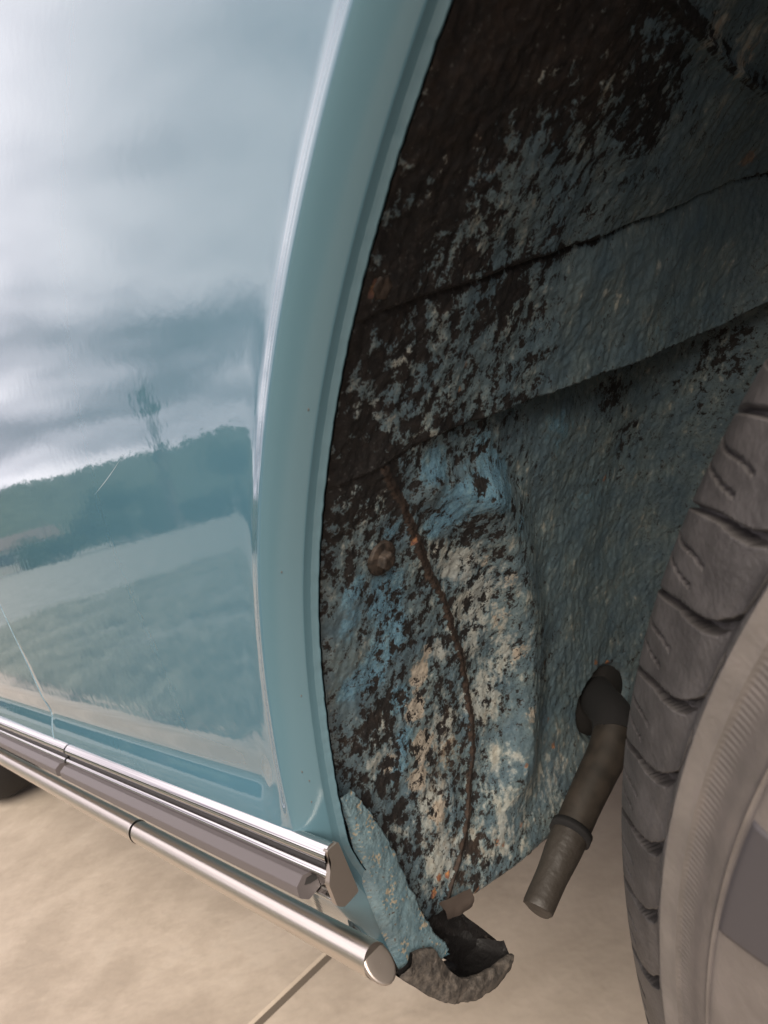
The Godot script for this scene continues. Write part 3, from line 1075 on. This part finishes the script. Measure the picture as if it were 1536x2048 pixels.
func build_sill() -> void:
	var chrome := mat("chrome", Color(0.80, 0.79, 0.78), 0.07, 1.0)
	var dull := mat("worn_chrome", lin(0.36, 0.31, 0.27), 0.35, 0.8)
	var satin := mat("satin_chrome", Color(0.84, 0.81, 0.77), 0.3, 1.0)
	var rubber := mat("grey_rubber", lin(0.092, 0.079, 0.079), 0.45)
	var black := mat("black_rubber", lin(0.02, 0.018, 0.018), 0.6)
	var pieces := [[-1.42, -0.5335, true], [-0.5310, -0.2225, false]]
	for pc in pieces:
		var x0: float = pc[0]
		var x1: float = pc[1]
		var trim := Node3D.new()
		trim.name = "upper_trim"
		car.add_child(trim, true)
		# bead along the top
		var bead := PackedVector2Array()
		for k in 16:
			var a := TAU * k / 16.0
			bead.append(Vector2(0.4368 + 0.0030 * cos(a) - 0.0010 * sin(a), -0.1252 + 0.0036 * sin(a)))
		part("bead", bar(bead, x0, x1), chrome, trim)
		part("groove", bar(PackedVector2Array([Vector2(0.4350, -0.1300), Vector2(0.4350, -0.1240), Vector2(0.4308, -0.1235), Vector2(0.4308, -0.1300)]), x0, x1 - 0.002, false), black, trim)
		part("channel", bar(round_section(PackedVector2Array([Vector2(0.4312, -0.1300), Vector2(0.4312, -0.1215), Vector2(0.4296, -0.1203), Vector2(0.4276, -0.1205), Vector2(0.4272, -0.1235), Vector2(0.4195, -0.1238), Vector2(0.4190, -0.1212), Vector2(0.4176, -0.1210), Vector2(0.4172, -0.1300)]), 0.0007), x0, x1 - 0.001), chrome, trim)
		var insert := round_section(PackedVector2Array([Vector2(0.4270, -0.1236), Vector2(0.4288, -0.1178), Vector2(0.4262, -0.1138), Vector2(0.4216, -0.1136), Vector2(0.4186, -0.1172), Vector2(0.4200, -0.1236)]), 0.0006)
		part("rubber_insert", bar(insert, x0 + (0.0 if pc[2] else 0.004), x1 - (0.013 if not pc[2] else 0.004)), rubber, trim)
		if not pc[2]:
			part("insert_slot", bar(PackedVector2Array([Vector2(0.4262, -0.1232), Vector2(0.4268, -0.1190), Vector2(0.4250, -0.1172), Vector2(0.4240, -0.1195), Vector2(0.4235, -0.1232)]), x1 - 0.016, x1 - 0.0127, false), black, trim)
			var cap := round_section(PackedVector2Array([Vector2(0.4395, -0.1290), Vector2(0.4392, -0.1230), Vector2(0.4345, -0.1234), Vector2(0.4308, -0.1214), Vector2(0.4275, -0.1196), Vector2(0.4180, -0.1202), Vector2(0.4158, -0.1232), Vector2(0.4168, -0.1310)]), 0.0010)
			part("end_cap", bar(cap, x1 - 0.0015, x1 + 0.0012, false), dull, trim)
	var oval := func(grow: float) -> PackedVector2Array:
		var sec := PackedVector2Array()
		for k in 24:
			var a := TAU * k / 24.0
			sec.append(Vector2(0.3958 + (0.0066 * cos(a) - 0.0012 * sin(a)) * grow, -0.1235 + (0.0058 * sin(a) + 0.001 * cos(a)) * grow))
		return sec
	for pc in [[-1.42, -0.4355], [-0.4335, -0.2125]]:
		var strip := part("lower_trim", bar(oval.call(1.0), pc[0], pc[1], true, 1, true), satin, car)
		if pc[1] > -0.3:
			var ends := []
			for e in [[0.0, 1.0], [0.0016, 0.99], [0.0023, 0.93], [0.0026, 0.8], [0.0026, 0.4], [0.0026, 0.01]]:
				var row := PackedVector3Array()
				for q in oval.call(e[1]): row.append(Vector3(pc[1] + e[0] - (q.x - 0.3958) * 0.7, q.x, q.y))
				row.append(row[0])
				ends.append(row)
			part("end_cap", sheet(ends), dull, strip)
	part("joint_clip", bar(oval.call(1.07), -0.4378, -0.4355), satin, car)

# ---- the rest of the car's body -------------------------------------------------------------------------------------

func build_body() -> void:
	var p := paint()
	var dark := mat("underseal", lin(0.03, 0.027, 0.025), 0.8)
	part("underbody", slab(Vector3(-2.9, 0.345, -1.58), Vector3(-0.30, 0.375, -0.175), 0.0), dark, car)
	part("front_underbody", slab(Vector3(-0.30, 0.30, -1.58), Vector3(0.80, 0.33, -0.52), 0.0), dark, car)
	part("bonnet", slab(Vector3(-0.58, 0.925, -1.58), Vector3(0.80, 0.945, -0.17), 0.008), p, car)
	part("cabin", slab(Vector3(-2.9, 0.38, -1.58), Vector3(-0.66, 1.42, -0.21), 0.05), p, car)
	part("far_side", slab(Vector3(-2.9, 0.34, -1.62), Vector3(0.80, 0.93, -1.585), 0.004), p, car)
	part("nose", slab(Vector3(0.802, 0.30, -1.62), Vector3(0.83, 0.93, -0.14), 0.004), p, car)
	part("rear_wing", slab(Vector3(-2.9, 0.43, -0.21), Vector3(-1.43, 0.93, -0.14), 0.01), p, car)

func build_pipe_and_bracket() -> void:
	var pipe := Node3D.new()
	pipe.name = "drain_pipe"
	car.add_child(pipe, true)
	var rub := mat("sooty_rubber", lin(0.008, 0.007, 0.007), 0.9)
	var brown := mat("brown_pipe", Color.WHITE, 0.6)
	brown.albedo_texture = two_tone(111, 0.02, 5, 0.6, lin(0.014, 0.011, 0.008), lin(0.038, 0.029, 0.022), 256)
	brown.uv1_triplanar = true
	brown.uv1_world_triplanar = true
	brown.uv1_scale = Vector3(12, 12, 12)
	var grey := mat("grey_sleeve", lin(0.032, 0.026, 0.021), 0.55)
	grey.heightmap_enabled = true
	grey.heightmap_texture = noise_map(112, 0.02, 4, 0.6, 256)
	grey.heightmap_scale = 0.06
	grey.uv1_triplanar = true
	grey.uv1_scale = Vector3(20, 20, 20)
	var keys := []
	for k in [[-0.262, 0.3780, -0.376, 0.0135], [-0.246, 0.3815, -0.357, 0.0135], [-0.229, 0.3830, -0.339, 0.0135], [-0.2235, 0.3770, -0.3275, 0.0132]]:
		keys.append(PackedFloat32Array(k))
	var swept := func(ks: Array) -> ArrayMesh:
		var pts := PackedVector3Array()
		var rad := PackedFloat32Array()
		for q in smooth_path(ks, 10):
			pts.append(Vector3(q[0], q[1], q[2]))
			rad.append(q[3] * 0.93)
		return tube(pts, rad, 28)
	part("rubber_elbow", swept.call(keys), rub, pipe)
	keys = []
	for k in [[-0.2250, 0.3815, -0.3335, 0.0122], [-0.2235, 0.3730, -0.318, 0.0120], [-0.2238, 0.3670, -0.302, 0.0113], [-0.224, 0.3600, -0.282, 0.0105], [-0.224, 0.3525, -0.2625, 0.0100]]:
		keys.append(PackedFloat32Array(k))
	part("metal_pipe", swept.call(keys), brown, pipe)
	part("clamp_ring", tube(PackedVector3Array([Vector3(-0.224, 0.3548, -0.2685), Vector3(-0.224, 0.3530, -0.2638)]), PackedFloat32Array([0.0111, 0.0111]), 28), rub, pipe)
	keys = []
	for k in [[-0.224, 0.3540, -0.2665, 0.0104], [-0.224, 0.3500, -0.2560, 0.0100], [-0.224, 0.3450, -0.2430, 0.0087], [-0.224, 0.3405, -0.2310, 0.0084], [-0.224, 0.3388, -0.2265, 0.0083], [-0.224, 0.3384, -0.2256, 0.0078], [-0.224, 0.3385, -0.2258, 0.0066], [-0.224, 0.3400, -0.2290, 0.0062], [-0.224, 0.3420, -0.2350, 0.0060]]:
		keys.append(PackedFloat32Array(k))
	part("sleeve", swept.call(keys), grey, pipe)
	# jacking bracket: a sagging half pipe with a scraped outside, open at the top
	var scraped := mat("scraped_steel", Color.WHITE, 0.7)
	scraped.albedo_texture = two_tone(121, 0.025, 5, 0.65, lin(0.028, 0.024, 0.021), lin(0.115, 0.096, 0.08), 512)
	scraped.uv1_triplanar = true
	scraped.uv1_world_triplanar = true
	scraped.uv1_scale = Vector3(14, 14, 14)
	scraped.heightmap_enabled = true
	scraped.heightmap_texture = noise_map(122, 0.03, 5, 0.65)
	scraped.heightmap_scale = 0.05
	var tar := mat("black_tar", lin(0.012, 0.011, 0.011), 0.32)
	tar.heightmap_enabled = true
	tar.heightmap_texture = noise_map(123, 0.02, 4, 0.6)
	tar.heightmap_scale = 0.06
	tar.uv1_triplanar = true
	tar.uv1_world_triplanar = true
	tar.uv1_scale = Vector3(14, 14, 14)
	var bracket := Node3D.new()
	bracket.name = "jacking_bracket"
	car.add_child(bracket, true)
	# the trough's front wall: [y of its rim, z, y of its foot, z]
	keys = []
	for k in [[0.3655, -0.1545, 0.3620, -0.1450], [0.3600, -0.1650, 0.3520, -0.1515], [0.3545, -0.1672, 0.3430, -0.1570], [0.3425, -0.1715, 0.3333, -0.1644], [0.3345, -0.1775, 0.3265, -0.1720], [0.3285, -0.1884, 0.3205, -0.1820], [0.3250, -0.1976, 0.3155, -0.1960], [0.3222, -0.2080, 0.3168, -0.2068], [0.3200, -0.2110, 0.3185, -0.2105]]:
		keys.append(PackedFloat32Array(k))
	var nz := noise(124, 170.0, 4)
	var outside := []
	var inside := []
	var path := smooth_path(keys, 7)
	for i in path.size():
		var q: PackedFloat32Array = path[i]
		var narrow := 1.0 - 0.75 * smoothstep(0.82, 1.0, float(i) / (path.size() - 1))
		var rim_at := Vector3(-0.2350, q[0], q[1])
		var foot := Vector3(-0.2360, q[2], q[3])
		var ro := PackedVector3Array()
		var ri := PackedVector3Array()
		for k in 25:
			var p: Vector3
			var n := Vector3(1, -0.15, 0).normalized()
			if k <= 14:
				var f := k / 14.0
				p = rim_at.lerp(foot, f) + Vector3(0.0016 * sin(f * PI) * narrow, 0, 0)
				n = Vector3(1, -f * f, 0).normalized()
			else:
				var f := (k - 14) / 10.0
				p = foot + Vector3(-0.026 * f * narrow, -0.0016 * sin(f * PI) + 0.003 * f, -0.004 * f)
				n = Vector3(0.5 * (1.0 - f), -1, 0).normalized()
			var w := nz.get_noise_3dv(p) * 0.0010 + nz.get_noise_3dv(p * 0.35) * 0.0012
			ro.append(p + n * (0.0011 + w))
			ri.append(p - n * (0.0011 - w * 0.6))
		outside.append(ro)
		inside.append(ri)
	part("trough", sheet(outside), scraped, bracket)
	part("trough_inside", sheet(inside, [], null, true), tar, bracket)
	var rim := []
	for i in outside.size():
		var o: PackedVector3Array = outside[i]
		var n: PackedVector3Array = inside[i]
		rim.append(PackedVector3Array([o[0], o[0].lerp(n[0], 0.5) + Vector3(0, 0.0006, 0), n[0]]))
	part("trough_rim", sheet(rim), scraped, bracket)
	# the back wall that joins the trough to the splash panel
	var web := []
	for k in 25:
		var f := k / 24.0
		var z := lerpf(-0.160, -0.2280, f)
		var top := line_at(pairs([[0.160, 0.366], [0.1849, 0.3620], [0.2005, 0.3500], [0.2067, 0.3371], [0.2151, 0.3240], [0.2238, 0.3090], [0.2280, 0.300]]), -z)
		var bot := minf(top - 0.001, lerpf(0.350, 0.296, smoothstep(0.0, 0.9, f)))
		var row := PackedVector3Array()
		for j in 12:
			var p := Vector3(-0.2575, lerpf(top, bot, j / 11.0), z)
			p.x += nz.get_noise_3dv(p) * 0.0022
			row.append(p)
		web.append(row)
	part("web", sheet(web, [], null, true), tar, bracket)
	var tabp := []
	for k in 9:
		var f := k / 8.0
		var up := Vector3(-0.2520, lerpf(0.3590, 0.3512, f), lerpf(-0.1890, -0.2114, f))
		var down := Vector3(-0.2500, lerpf(0.3500, 0.3440, f) - 0.001 * sin(f * PI), lerpf(-0.1900, -0.2098, f) + (0.003 if f > 0.9 else 0.0))
		var row := PackedVector3Array()
		for j in 6:
			var p := up.lerp(down, j / 5.0)
			p.x += 0.002 * sin(j / 5.0 * PI) + nz.get_noise_3dv(p) * 0.0012
			row.append(p)
		tabp.append(row)
	part("tab", sheet(tabp, [], null, true), mat("brown_steel", lin(0.055, 0.04, 0.032), 0.7), bracket)

# ---- wheels ---------------------------------------------------------------------------------------------------------

# tyre section as (distance outwards from the shoulder groove, radius); the shoulder groove is key 9
const TYRE := [[-0.178, 0.212], [-0.184, 0.26], [-0.176, 0.305], [-0.152, 0.337], [-0.12, 0.3475], [-0.08, 0.3495], [-0.045, 0.3462], [-0.022, 0.3385], [-0.010, 0.3270], [-0.003, 0.3165], [0.0, 0.3105]]
const WALL := [[0.0037, 0.3082], [0.0046, 0.3030], [0.0065, 0.2975], [0.0095, 0.2930], [0.0112, 0.2895], [0.0135, 0.2855], [0.0168, 0.2700], [0.0180, 0.2500], [0.0165, 0.2300], [0.012, 0.2130], [0.006, 0.2100]]
const PERIOD := 4.93
# one shoulder groove of the tread: [degrees past its foot, millimetres from the shoulder line towards the crown, half width mm, depth mm]
const GROOVE := [[9.5, 120.0, 1.4, 5.0], [6.8, 85.0, 1.4, 5.0], [4.2, 55.0, 0.7, 1.6], [2.5, 36.0, 0.75, 1.8], [1.1, 19.4, 0.95, 2.6], [0.85, 13.6, 1.3, 3.8], [0.45, 7.7, 1.45, 3.6], [0.0, 4.2, 1.5, 3.4], [-0.95, 0.6, 0.9, 3.2], [-1.75, -1.9, 0.75, 3.3], [-2.9, -3.2, 0.65, 3.3], [-4.35, -3.6, 0.6, 3.2], [-4.75, -3.6, 0.5, 2.0]]
const SIPES := [[[-0.2, 52.0], [-0.9, 31.0], [-1.35, 23.0], [-1.5, 16.7]], [[1.2, 52.0], [0.35, 33.0], [0.15, 25.0], [-0.1, 18.9]]]

func arc_lengths(keys: Array) -> PackedFloat32Array:
	var out := PackedFloat32Array([0.0])
	for k in range(1, keys.size()):
		out.append(out[k - 1] + Vector2(keys[k][0] - keys[k - 1][0], keys[k][1] - keys[k - 1][1]).length())
	return out

func seg_dist(p: Vector2, a: Vector2, b: Vector2) -> Vector2:
	var ab := b - a
	var t := clampf((p - a).dot(ab) / maxf(ab.length_squared(), 1e-9), 0.0, 1.0)
	return Vector2(p.distance_to(a + ab * t), t)

func groove_depth(phi: float, sp: float) -> float:
	var depth := 0.0
	var mm := 5.6                             # millimetres per degree near the shoulder
	var base := floorf((phi - 139.95) / PERIOD)
	for n in range(-2, 3):
		var foot := 139.95 + (base + n) * PERIOD
		var p := Vector2((phi - foot) * mm, sp)
		if p.x < -32.0 or p.x > 56.0: continue
		for k in GROOVE.size() - 1:
			var a: Array = GROOVE[k]
			var b: Array = GROOVE[k + 1]
			if sp < minf(a[1], b[1]) - 4.0 or sp > maxf(a[1], b[1]) + 4.0: continue
			var q := seg_dist(p, Vector2(a[0] * mm, a[1]), Vector2(b[0] * mm, b[1]))
			var w := lerpf(a[2], b[2], q.y)
			depth = maxf(depth, lerpf(a[3], b[3], q.y) * 1.35 * (1.0 - smoothstep(w * 0.85, w * 1.1 + 0.1, q.x)))
		for sipe in SIPES:
			for k in sipe.size() - 1:
				var q := seg_dist(p, Vector2(sipe[k][0] * mm, sipe[k][1]), Vector2(sipe[k + 1][0] * mm, sipe[k + 1][1]))
				depth = maxf(depth, 1.8 * (1.0 - smoothstep(0.25, 0.6, q.x)))
	return depth * 0.001

# Turns part of a section round the wheel's axis, from phi a to b degrees.
func turned(keys: Array, from: float, to: float, a: float, b: float, dphi: float, ds: float, relief = null) -> ArrayMesh:
	var len := arc_lengths(keys)
	var ko := PackedVector2Array()
	var kr := PackedVector2Array()
	for k in keys.size():
		ko.append(Vector2(len[k], keys[k][0]))
		kr.append(Vector2(len[k], keys[k][1]))
	var n := maxi(2, int(ceil((to - from) / ds)) + 1)
	var no := PackedVector3Array()
	for j in n:
		var s := lerpf(from, to, float(j) / (n - 1))
		no.append(Vector3(curve_at(ko, s), curve_at(kr, s), s))
	var rows := []
	var uvs := []
	var m := maxi(2, int(ceil((b - a) / dphi)) + 1)
	for i in m:
		var phi := lerpf(a, b, float(i) / (m - 1))
		var d := Vector2(cos(deg_to_rad(phi)), sin(deg_to_rad(phi)))
		var row := PackedVector3Array()
		var uvr := PackedVector2Array()
		for j in n:
			var o := no[j].x
			var r := no[j].y
			if relief != null:
				var h: float = relief.call(phi, no[j].z)
				var t := no[mini(j + 1, n - 1)] - no[maxi(j - 1, 0)]
				var nrm := Vector2(-t.y, t.x).normalized()      # (outwards along the axis, away from it), turned below
				if nrm.y < 0.0 and absf(nrm.y) > 0.05: nrm = -nrm
				if absf(nrm.y) <= 0.05: nrm = Vector2(1, 0)
				o += nrm.x * h
				r += nrm.y * h
			row.append(Vector3(d.x * r, d.y * r, o))
			uvr.append(Vector2(deg_to_rad(phi) * 0.3, no[j].z))
		rows.append(row)
		uvs.append(uvr)
	return sheet(rows, uvs)

func dusty(called: String, a: Color, b: Color, rough: float, relief: float) -> StandardMaterial3D:
	var m := mat(called, Color.WHITE, rough)
	if m.albedo_texture == null:
		m.albedo_texture = two_tone(130 + called.length(), 0.012, 6, 0.62, a, b, 512)
		m.uv1_scale = Vector3(7, 7, 7)
		m.heightmap_enabled = true
		m.heightmap_texture = noise_map(140 + called.length(), 0.10, 4, 0.6)
		m.heightmap_scale = relief
	return m

func build_wheels() -> void:
	var tread := dusty("tread_rubber", lin(0.040, 0.0365, 0.035), lin(0.068, 0.062, 0.060), 0.5, 0.02)
	var ribm := dusty("dusty_shoulder_rubber", lin(0.118, 0.104, 0.092), lin(0.148, 0.130, 0.115), 0.6, 0.012)
	var bandm := dusty("ribbed_rubber", lin(0.095, 0.083, 0.074), lin(0.12, 0.104, 0.093), 0.55, 0.01)
	var wallm := dusty("dusty_sidewall", lin(0.128, 0.110, 0.096), lin(0.160, 0.138, 0.121), 0.6, 0.012)
	var steel := mat("wheel_paint", lin(0.30, 0.30, 0.30), 0.35, 0.6)
	var wheel := Node3D.new()
	wheel.name = "front_wheel"
	car.add_child(wheel, true)
	wheel.position = Vector3(0.1826, 0.3351, -0.1094) - car.position
	wheel.rotation.y = -0.171
	var total: float = arc_lengths(TYRE)[-1]
	var whole := TYRE + WALL
	var lens := arc_lengths(whole)
	var full: float = lens[-1]
	var cut := func(phi: float, s: float) -> float:
		return -groove_depth(phi, (total - s) * 1000.0)
	part("tread", turned(whole, total - 0.072, lens[11] + 0.0008, 118.0, 205.0, 0.11, 0.00045, cut), tread, wheel, true)
	part("tread", turned(whole, total - 0.072, lens[11] + 0.0008, 205.0, 478.0, 0.6, 0.002, cut), tread, wheel, true)
	part("inner_tread", turned(whole, 0.0, total - 0.0721, 0.0, 360.0, 1.0, 0.004), tread, wheel, true)
	part("shoulder_rib", turned(whole, lens[11] + 0.0008, lens[12] + 0.001, 0.0, 360.0, 0.5, 0.0006), ribm, wheel, true)
	var a: float = lens[12] + 0.001
	var b: float = lens[15]
	var ribs := func(phi: float, s: float) -> float:
		var u := (s - a) / (b - a)
		var edge := smoothstep(0.0, 0.06, u)
		return -0.0007 * edge * (1.0 - smoothstep(0.93, 1.0, u)) + 0.00010 * sin(deg_to_rad(phi) * 960.0) * smoothstep(0.02, 0.10, u) * (1.0 - smoothstep(0.25, 0.5, u))
	part("ribbed_band", turned(whole, a, b, 118.0, 205.0, 0.05, 0.0009, ribs), bandm, wheel, true)
	part("ribbed_band", turned(whole, a, b, 205.0, 478.0, 0.6, 0.002), bandm, wheel, true)
	var line := func(_phi: float, s: float) -> float:
		return -0.0008 * exp(-pow((s - b - 0.001) / 0.0006, 2.0))
	part("sidewall", turned(whole, b, full, 0.0, 360.0, 0.5, 0.0007, line), wallm, wheel, true)
	# a raised dark panel moulded on the sidewall
	var darkm := dusty("dark_rubber_panel", lin(0.050, 0.045, 0.047), lin(0.066, 0.059, 0.062), 0.55, 0.01)
	var p0: float = total + 0.0274
	var p1: float = total + 0.062
	var rows := []
	for i in 41:
		var f := i / 40.0
		var row := PackedVector3Array()
		for j in 25:
			var g := j / 24.0
			var s := lerpf(p0, p1, clampf((g - 0.04) / 0.92, 0, 1))
			var start := lerpf(150.35, 149.6, (s - p0) / (p1 - p0))
			var stop := lerpf(158.1, 155.6, (s - p0) / (p1 - p0))
			var phi := lerpf(start, stop, clampf((f - 0.02) / 0.96, 0, 1))
			var lens_o := PackedVector2Array()
			var on := 0.0 if i == 0 or i == 40 or j == 0 or j == 24 else 0.0009
			var pos := section_at(whole, lens, s)
			var d := Vector2(cos(deg_to_rad(phi)), sin(deg_to_rad(phi)))
			row.append(Vector3(d.x * pos.y, d.y * pos.y, pos.x + on))
		rows.append(row)
	part("raised_panel", sheet(rows), darkm, wheel, true)
	part("rim", turned([[0.006, 0.2105], [0.013, 0.208], [0.008, 0.203], [-0.012, 0.198], [-0.03, 0.19], [-0.035, 0.15], [-0.015, 0.11], [-0.012, 0.06], [-0.02, 0.001]], 0.0, 0.26, 0.0, 360.0, 3.0, 0.006), steel, wheel, true)
	# the rear wheel, a long way back along the car
	var rear := Node3D.new()
	rear.name = "rear_wheel"
	car.add_child(rear, true)
	rear.position = Vector3(-2.05, 0.3495, -0.24) - car.position
	part("tyre", turned(whole, 0.0, full, 0.0, 360.0, 2.0, 0.006), mat("black_tyre", lin(0.012, 0.011, 0.011), 0.8), rear, true)
	part("rim", turned([[0.006, 0.2105], [0.013, 0.208], [0.008, 0.203], [-0.012, 0.198], [-0.03, 0.19], [-0.035, 0.15], [-0.015, 0.11], [-0.012, 0.06], [-0.02, 0.001]], 0.0, 0.26, 0.0, 360.0, 4.0, 0.01), steel, rear, true)

func section_at(keys: Array, len: PackedFloat32Array, s: float) -> Vector2:
	var ko := PackedVector2Array()
	var kr := PackedVector2Array()
	for k in keys.size():
		ko.append(Vector2(len[k], keys[k][0]))
		kr.append(Vector2(len[k], keys[k][1]))
	return Vector2(curve_at(ko, s), curve_at(kr, s))

# ---- what stands across the grass and is mirrored in the paint ------------------------------------------------------

func build_surroundings() -> void:
	var rng := RandomNumberGenerator.new()
	rng.seed = 21
	var leaf := mat("leaf_mass", Color.WHITE, 0.85)
	leaf.vertex_color_use_as_albedo = true
	leaf.cull_mode = BaseMaterial3D.CULL_DISABLED
	var bark := mat("bark", lin(0.07, 0.055, 0.045), 0.9)
	var make := func(called: String, h: float, wide: float, low: float, count: int, label: String, group: String, seed_: int) -> Node3D:
		var r := RandomNumberGenerator.new()
		r.seed = seed_
		var t := thing(called, Vector3.ZERO, label, "tree", group)
		part("trunk", tube(PackedVector3Array([Vector3(0, -0.1, 0), Vector3(0.05, h * 0.4, 0.02), Vector3(0.0, h * 0.93, 0)]), PackedFloat32Array([0.035 * h, 0.025 * h, 0.008 * h]), 8), bark, t, true)
		var st := SurfaceTool.new()
		st.begin(Mesh.PRIMITIVE_TRIANGLES)
		var lobes := []
		for k in 9:
			lobes.append([Vector3(r.randf_range(-1, 1) * wide * 0.6, lerpf(low, h * 0.86, r.randf()), r.randf_range(-1, 1) * wide * 0.6), r.randf_range(0.3, 0.55) * wide])
		for k in count:
			var lb: Array = lobes[r.randi() % 9]
			var dir := Vector3(r.randfn(), r.randfn(), r.randfn()).normalized()
			var p: Vector3 = lb[0] + dir * lb[1] * pow(r.randf(), 0.35)
			p.y = maxf(p.y, 0.1)
			var s := 0.16 * r.randf_range(0.6, 1.4)
			var u := Vector3(r.randfn(), r.randfn(), r.randfn()).normalized() * s
			var w := u.cross(Vector3(r.randfn(), r.randfn(), r.randfn())).normalized() * s
			var g := r.randf()
			st.set_color(Color(0.035 + 0.03 * g, 0.055 + 0.04 * g, 0.025 + 0.02 * g))
			for q in [p - u, p + w, p + u * 0.6, p - u, p + u * 0.6, p - w]: st.add_vertex(q)
		st.generate_normals()
		part("crown", st.commit(), leaf, t, true)
		return t
	var kinds := []
	for k in 3:
		kinds.append(make.call("broad_tree", 5.0 + k * 0.5, 3.1, 0.5, 3400, "dark broad tree in the row along the horizon mirrored in the blue wing", "trees across the grass", 30 + k))
	var n := 0
	for k in 40:
		var az := lerpf(-62.0, 85.0, k / 39.0) + rng.randf_range(-0.8, 0.8)
		if az > 76.2 and az < 79.5: az += 4.0
		var far := rng.randf_range(33.0, 42.0)
		var t: Node3D = kinds[k] if k < 3 else kinds[k % 3].duplicate()
		if k >= 3:
			t.name = "broad_tree_%03d" % (k - 2)
			add_child(t)
		t.position = Vector3(-sin(deg_to_rad(az)) * far, -0.02, cos(deg_to_rad(az)) * far)
		t.rotation.y = rng.randf() * TAU
		t.scale = Vector3.ONE * rng.randf_range(0.85, 1.0) * lerpf(0.85, 0.60, smoothstep(52.0, 74.0, az))
	var tall: Node3D = make.call("tall_tree", 9.4, 0.55, 3.0, 520, "slender tall tree rising above the mirrored treeline, its crown near the top", "", 44)
	tall.position = Vector3(-sin(deg_to_rad(64.5)) * 36.0, 0, cos(deg_to_rad(64.5)) * 36.0)
	# a wooded rise behind the trees
	var ridge := pairs([[-110.0, 3.4], [-60.0, 4.4], [-20.0, 5.2], [20.0, 5.6], [44.0, 5.0], [51.0, 5.4], [55.0, 6.0], [58.5, 7.0], [61.0, 6.9], [64.0, 6.6], [70.0, 6.2], [76.0, 5.9], [84.0, 5.0], [110.0, 3.6]])
	var rough := noise(151, 0.035, 4, 0.6)
	var rows := []
	for i in 441:
		var az := -110.0 + 0.5 * i
		var top := 140.0 * tan(deg_to_rad(curve_at(ridge, az)))
		var row := PackedVector3Array()
		for j in 14:
			var f := j / 13.0
			var far := lerpf(85.0, 175.0, f)
			var h := -0.5 + (top + 0.5) * sin(minf(f * 1.6, 1.0) * PI / 2) * (140.0 / 140.0)
			var p := Vector3(-sin(deg_to_rad(az)) * far, h, cos(deg_to_rad(az)) * far)
			p.y += rough.get_noise_2d(p.x, p.z) * 2.2 * minf(f * 3.0, 1.0) + rng.randf_range(-0.35, 0.35) * minf(f * 3.0, 1.0)
			row.append(p)
		rows.append(row)
	var wood := mat("wooded_slope", Color.WHITE, 1.0)
	wood.albedo_texture = two_tone(152, 0.02, 5, 0.6, lin(0.03, 0.045, 0.025), lin(0.075, 0.09, 0.05), 512)
	wood.uv1_triplanar = true
	wood.uv1_world_triplanar = true
	wood.uv1_scale = Vector3(0.04, 0.04, 0.04)
	tag(part("hills", sheet(rows), wood, self), "", "", "", "structure")
	# a pale bungalow between the trees
	var house := thing("bungalow", Vector3(-sin(deg_to_rad(77.8)) * 46.0, 0, cos(deg_to_rad(77.8)) * 46.0), "pale bungalow with brown roof mirrored small at the wing's left edge", "house")
	house.rotation.y = deg_to_rad(-60.0)
	part("wall", slab(Vector3(-3.2, -0.1, -2), Vector3(3.2, 1.5, 2), 0.0), mat("cream_render", lin(0.6, 0.57, 0.5), 0.9), house, true)
	var roof := PrismMesh.new()
	roof.size = Vector3(4.8, 0.9, 7.0)
	var ro := part("roof", roof, mat("roof_tile", lin(0.14, 0.10, 0.08), 0.9), house, true)
	ro.rotation.y = PI / 2
	ro.position = Vector3(0, 1.952, 0)
	for x in [-1.8, 0.4]:
		part("window", slab(Vector3(x, 0.5, 2.003), Vector3(x + 1.0, 1.2, 2.05), 0.0), mat("window_glass", lin(0.02, 0.025, 0.03), 0.08), house, true)
		part("window", slab(Vector3(x, 0.5, -2.05), Vector3(x + 1.0, 1.2, -2.003), 0.0), mat("window_glass", lin(0.02, 0.025, 0.03), 0.08), house, true)
	part("door", slab(Vector3(2.0, 0.0, 2.003), Vector3(2.7, 1.3, 2.05), 0.0), mat("door_paint", lin(0.2, 0.12, 0.08), 0.5), house, true)
	parked("parked_car", 63.6, 72.0, lin(0.28, 0.03, 0.03), "small red car parked before the trees, mirrored in the blue wing")
	parked("parked_car", 59.0, 70.0, lin(0.6, 0.6, 0.6), "white car parked before the trees, mirrored in the blue wing")

func parked(called: String, az: float, far: float, c: Color, label: String) -> void:
	var t := thing(called, Vector3(-sin(deg_to_rad(az)) * far, 0, cos(deg_to_rad(az)) * far), label, "car", "cars parked before the trees")
	t.rotation.y = deg_to_rad(-az)
	# side outline in (y, z-less) swept across: built as a bar along the car's width
	var body := round_section(PackedVector2Array([Vector2(0.25, -2.0), Vector2(0.72, -2.05), Vector2(0.86, -1.5), Vector2(0.92, -0.9), Vector2(1.36, -0.35), Vector2(1.40, 0.7), Vector2(1.0, 1.4), Vector2(0.95, 1.95), Vector2(0.3, 2.05)]), 0.12)
	part("body", bar(body, -0.8, 0.8, false), mat("car_paint_%d" % int(c.r8), c, 0.2), t, true)
	for s in [-1, 1]:
		part("side_window", bar(PackedVector2Array([Vector2(0.95, -0.75), Vector2(1.3, -0.3), Vector2(1.32, 0.6), Vector2(1.0, 1.1)]), s * 0.802, s * 0.806, false), mat("window_glass", lin(0.02, 0.025, 0.03), 0.08), t, true)
		for z in [-1.3, 1.3]:
			part("wheel", tube(PackedVector3Array([Vector3(s * 0.62, 0.3, z), Vector3(s * 0.83, 0.3, z)]), PackedFloat32Array([0.3, 0.3]), 16), mat("tread_rubber", Color.WHITE, 0.5), t, true)
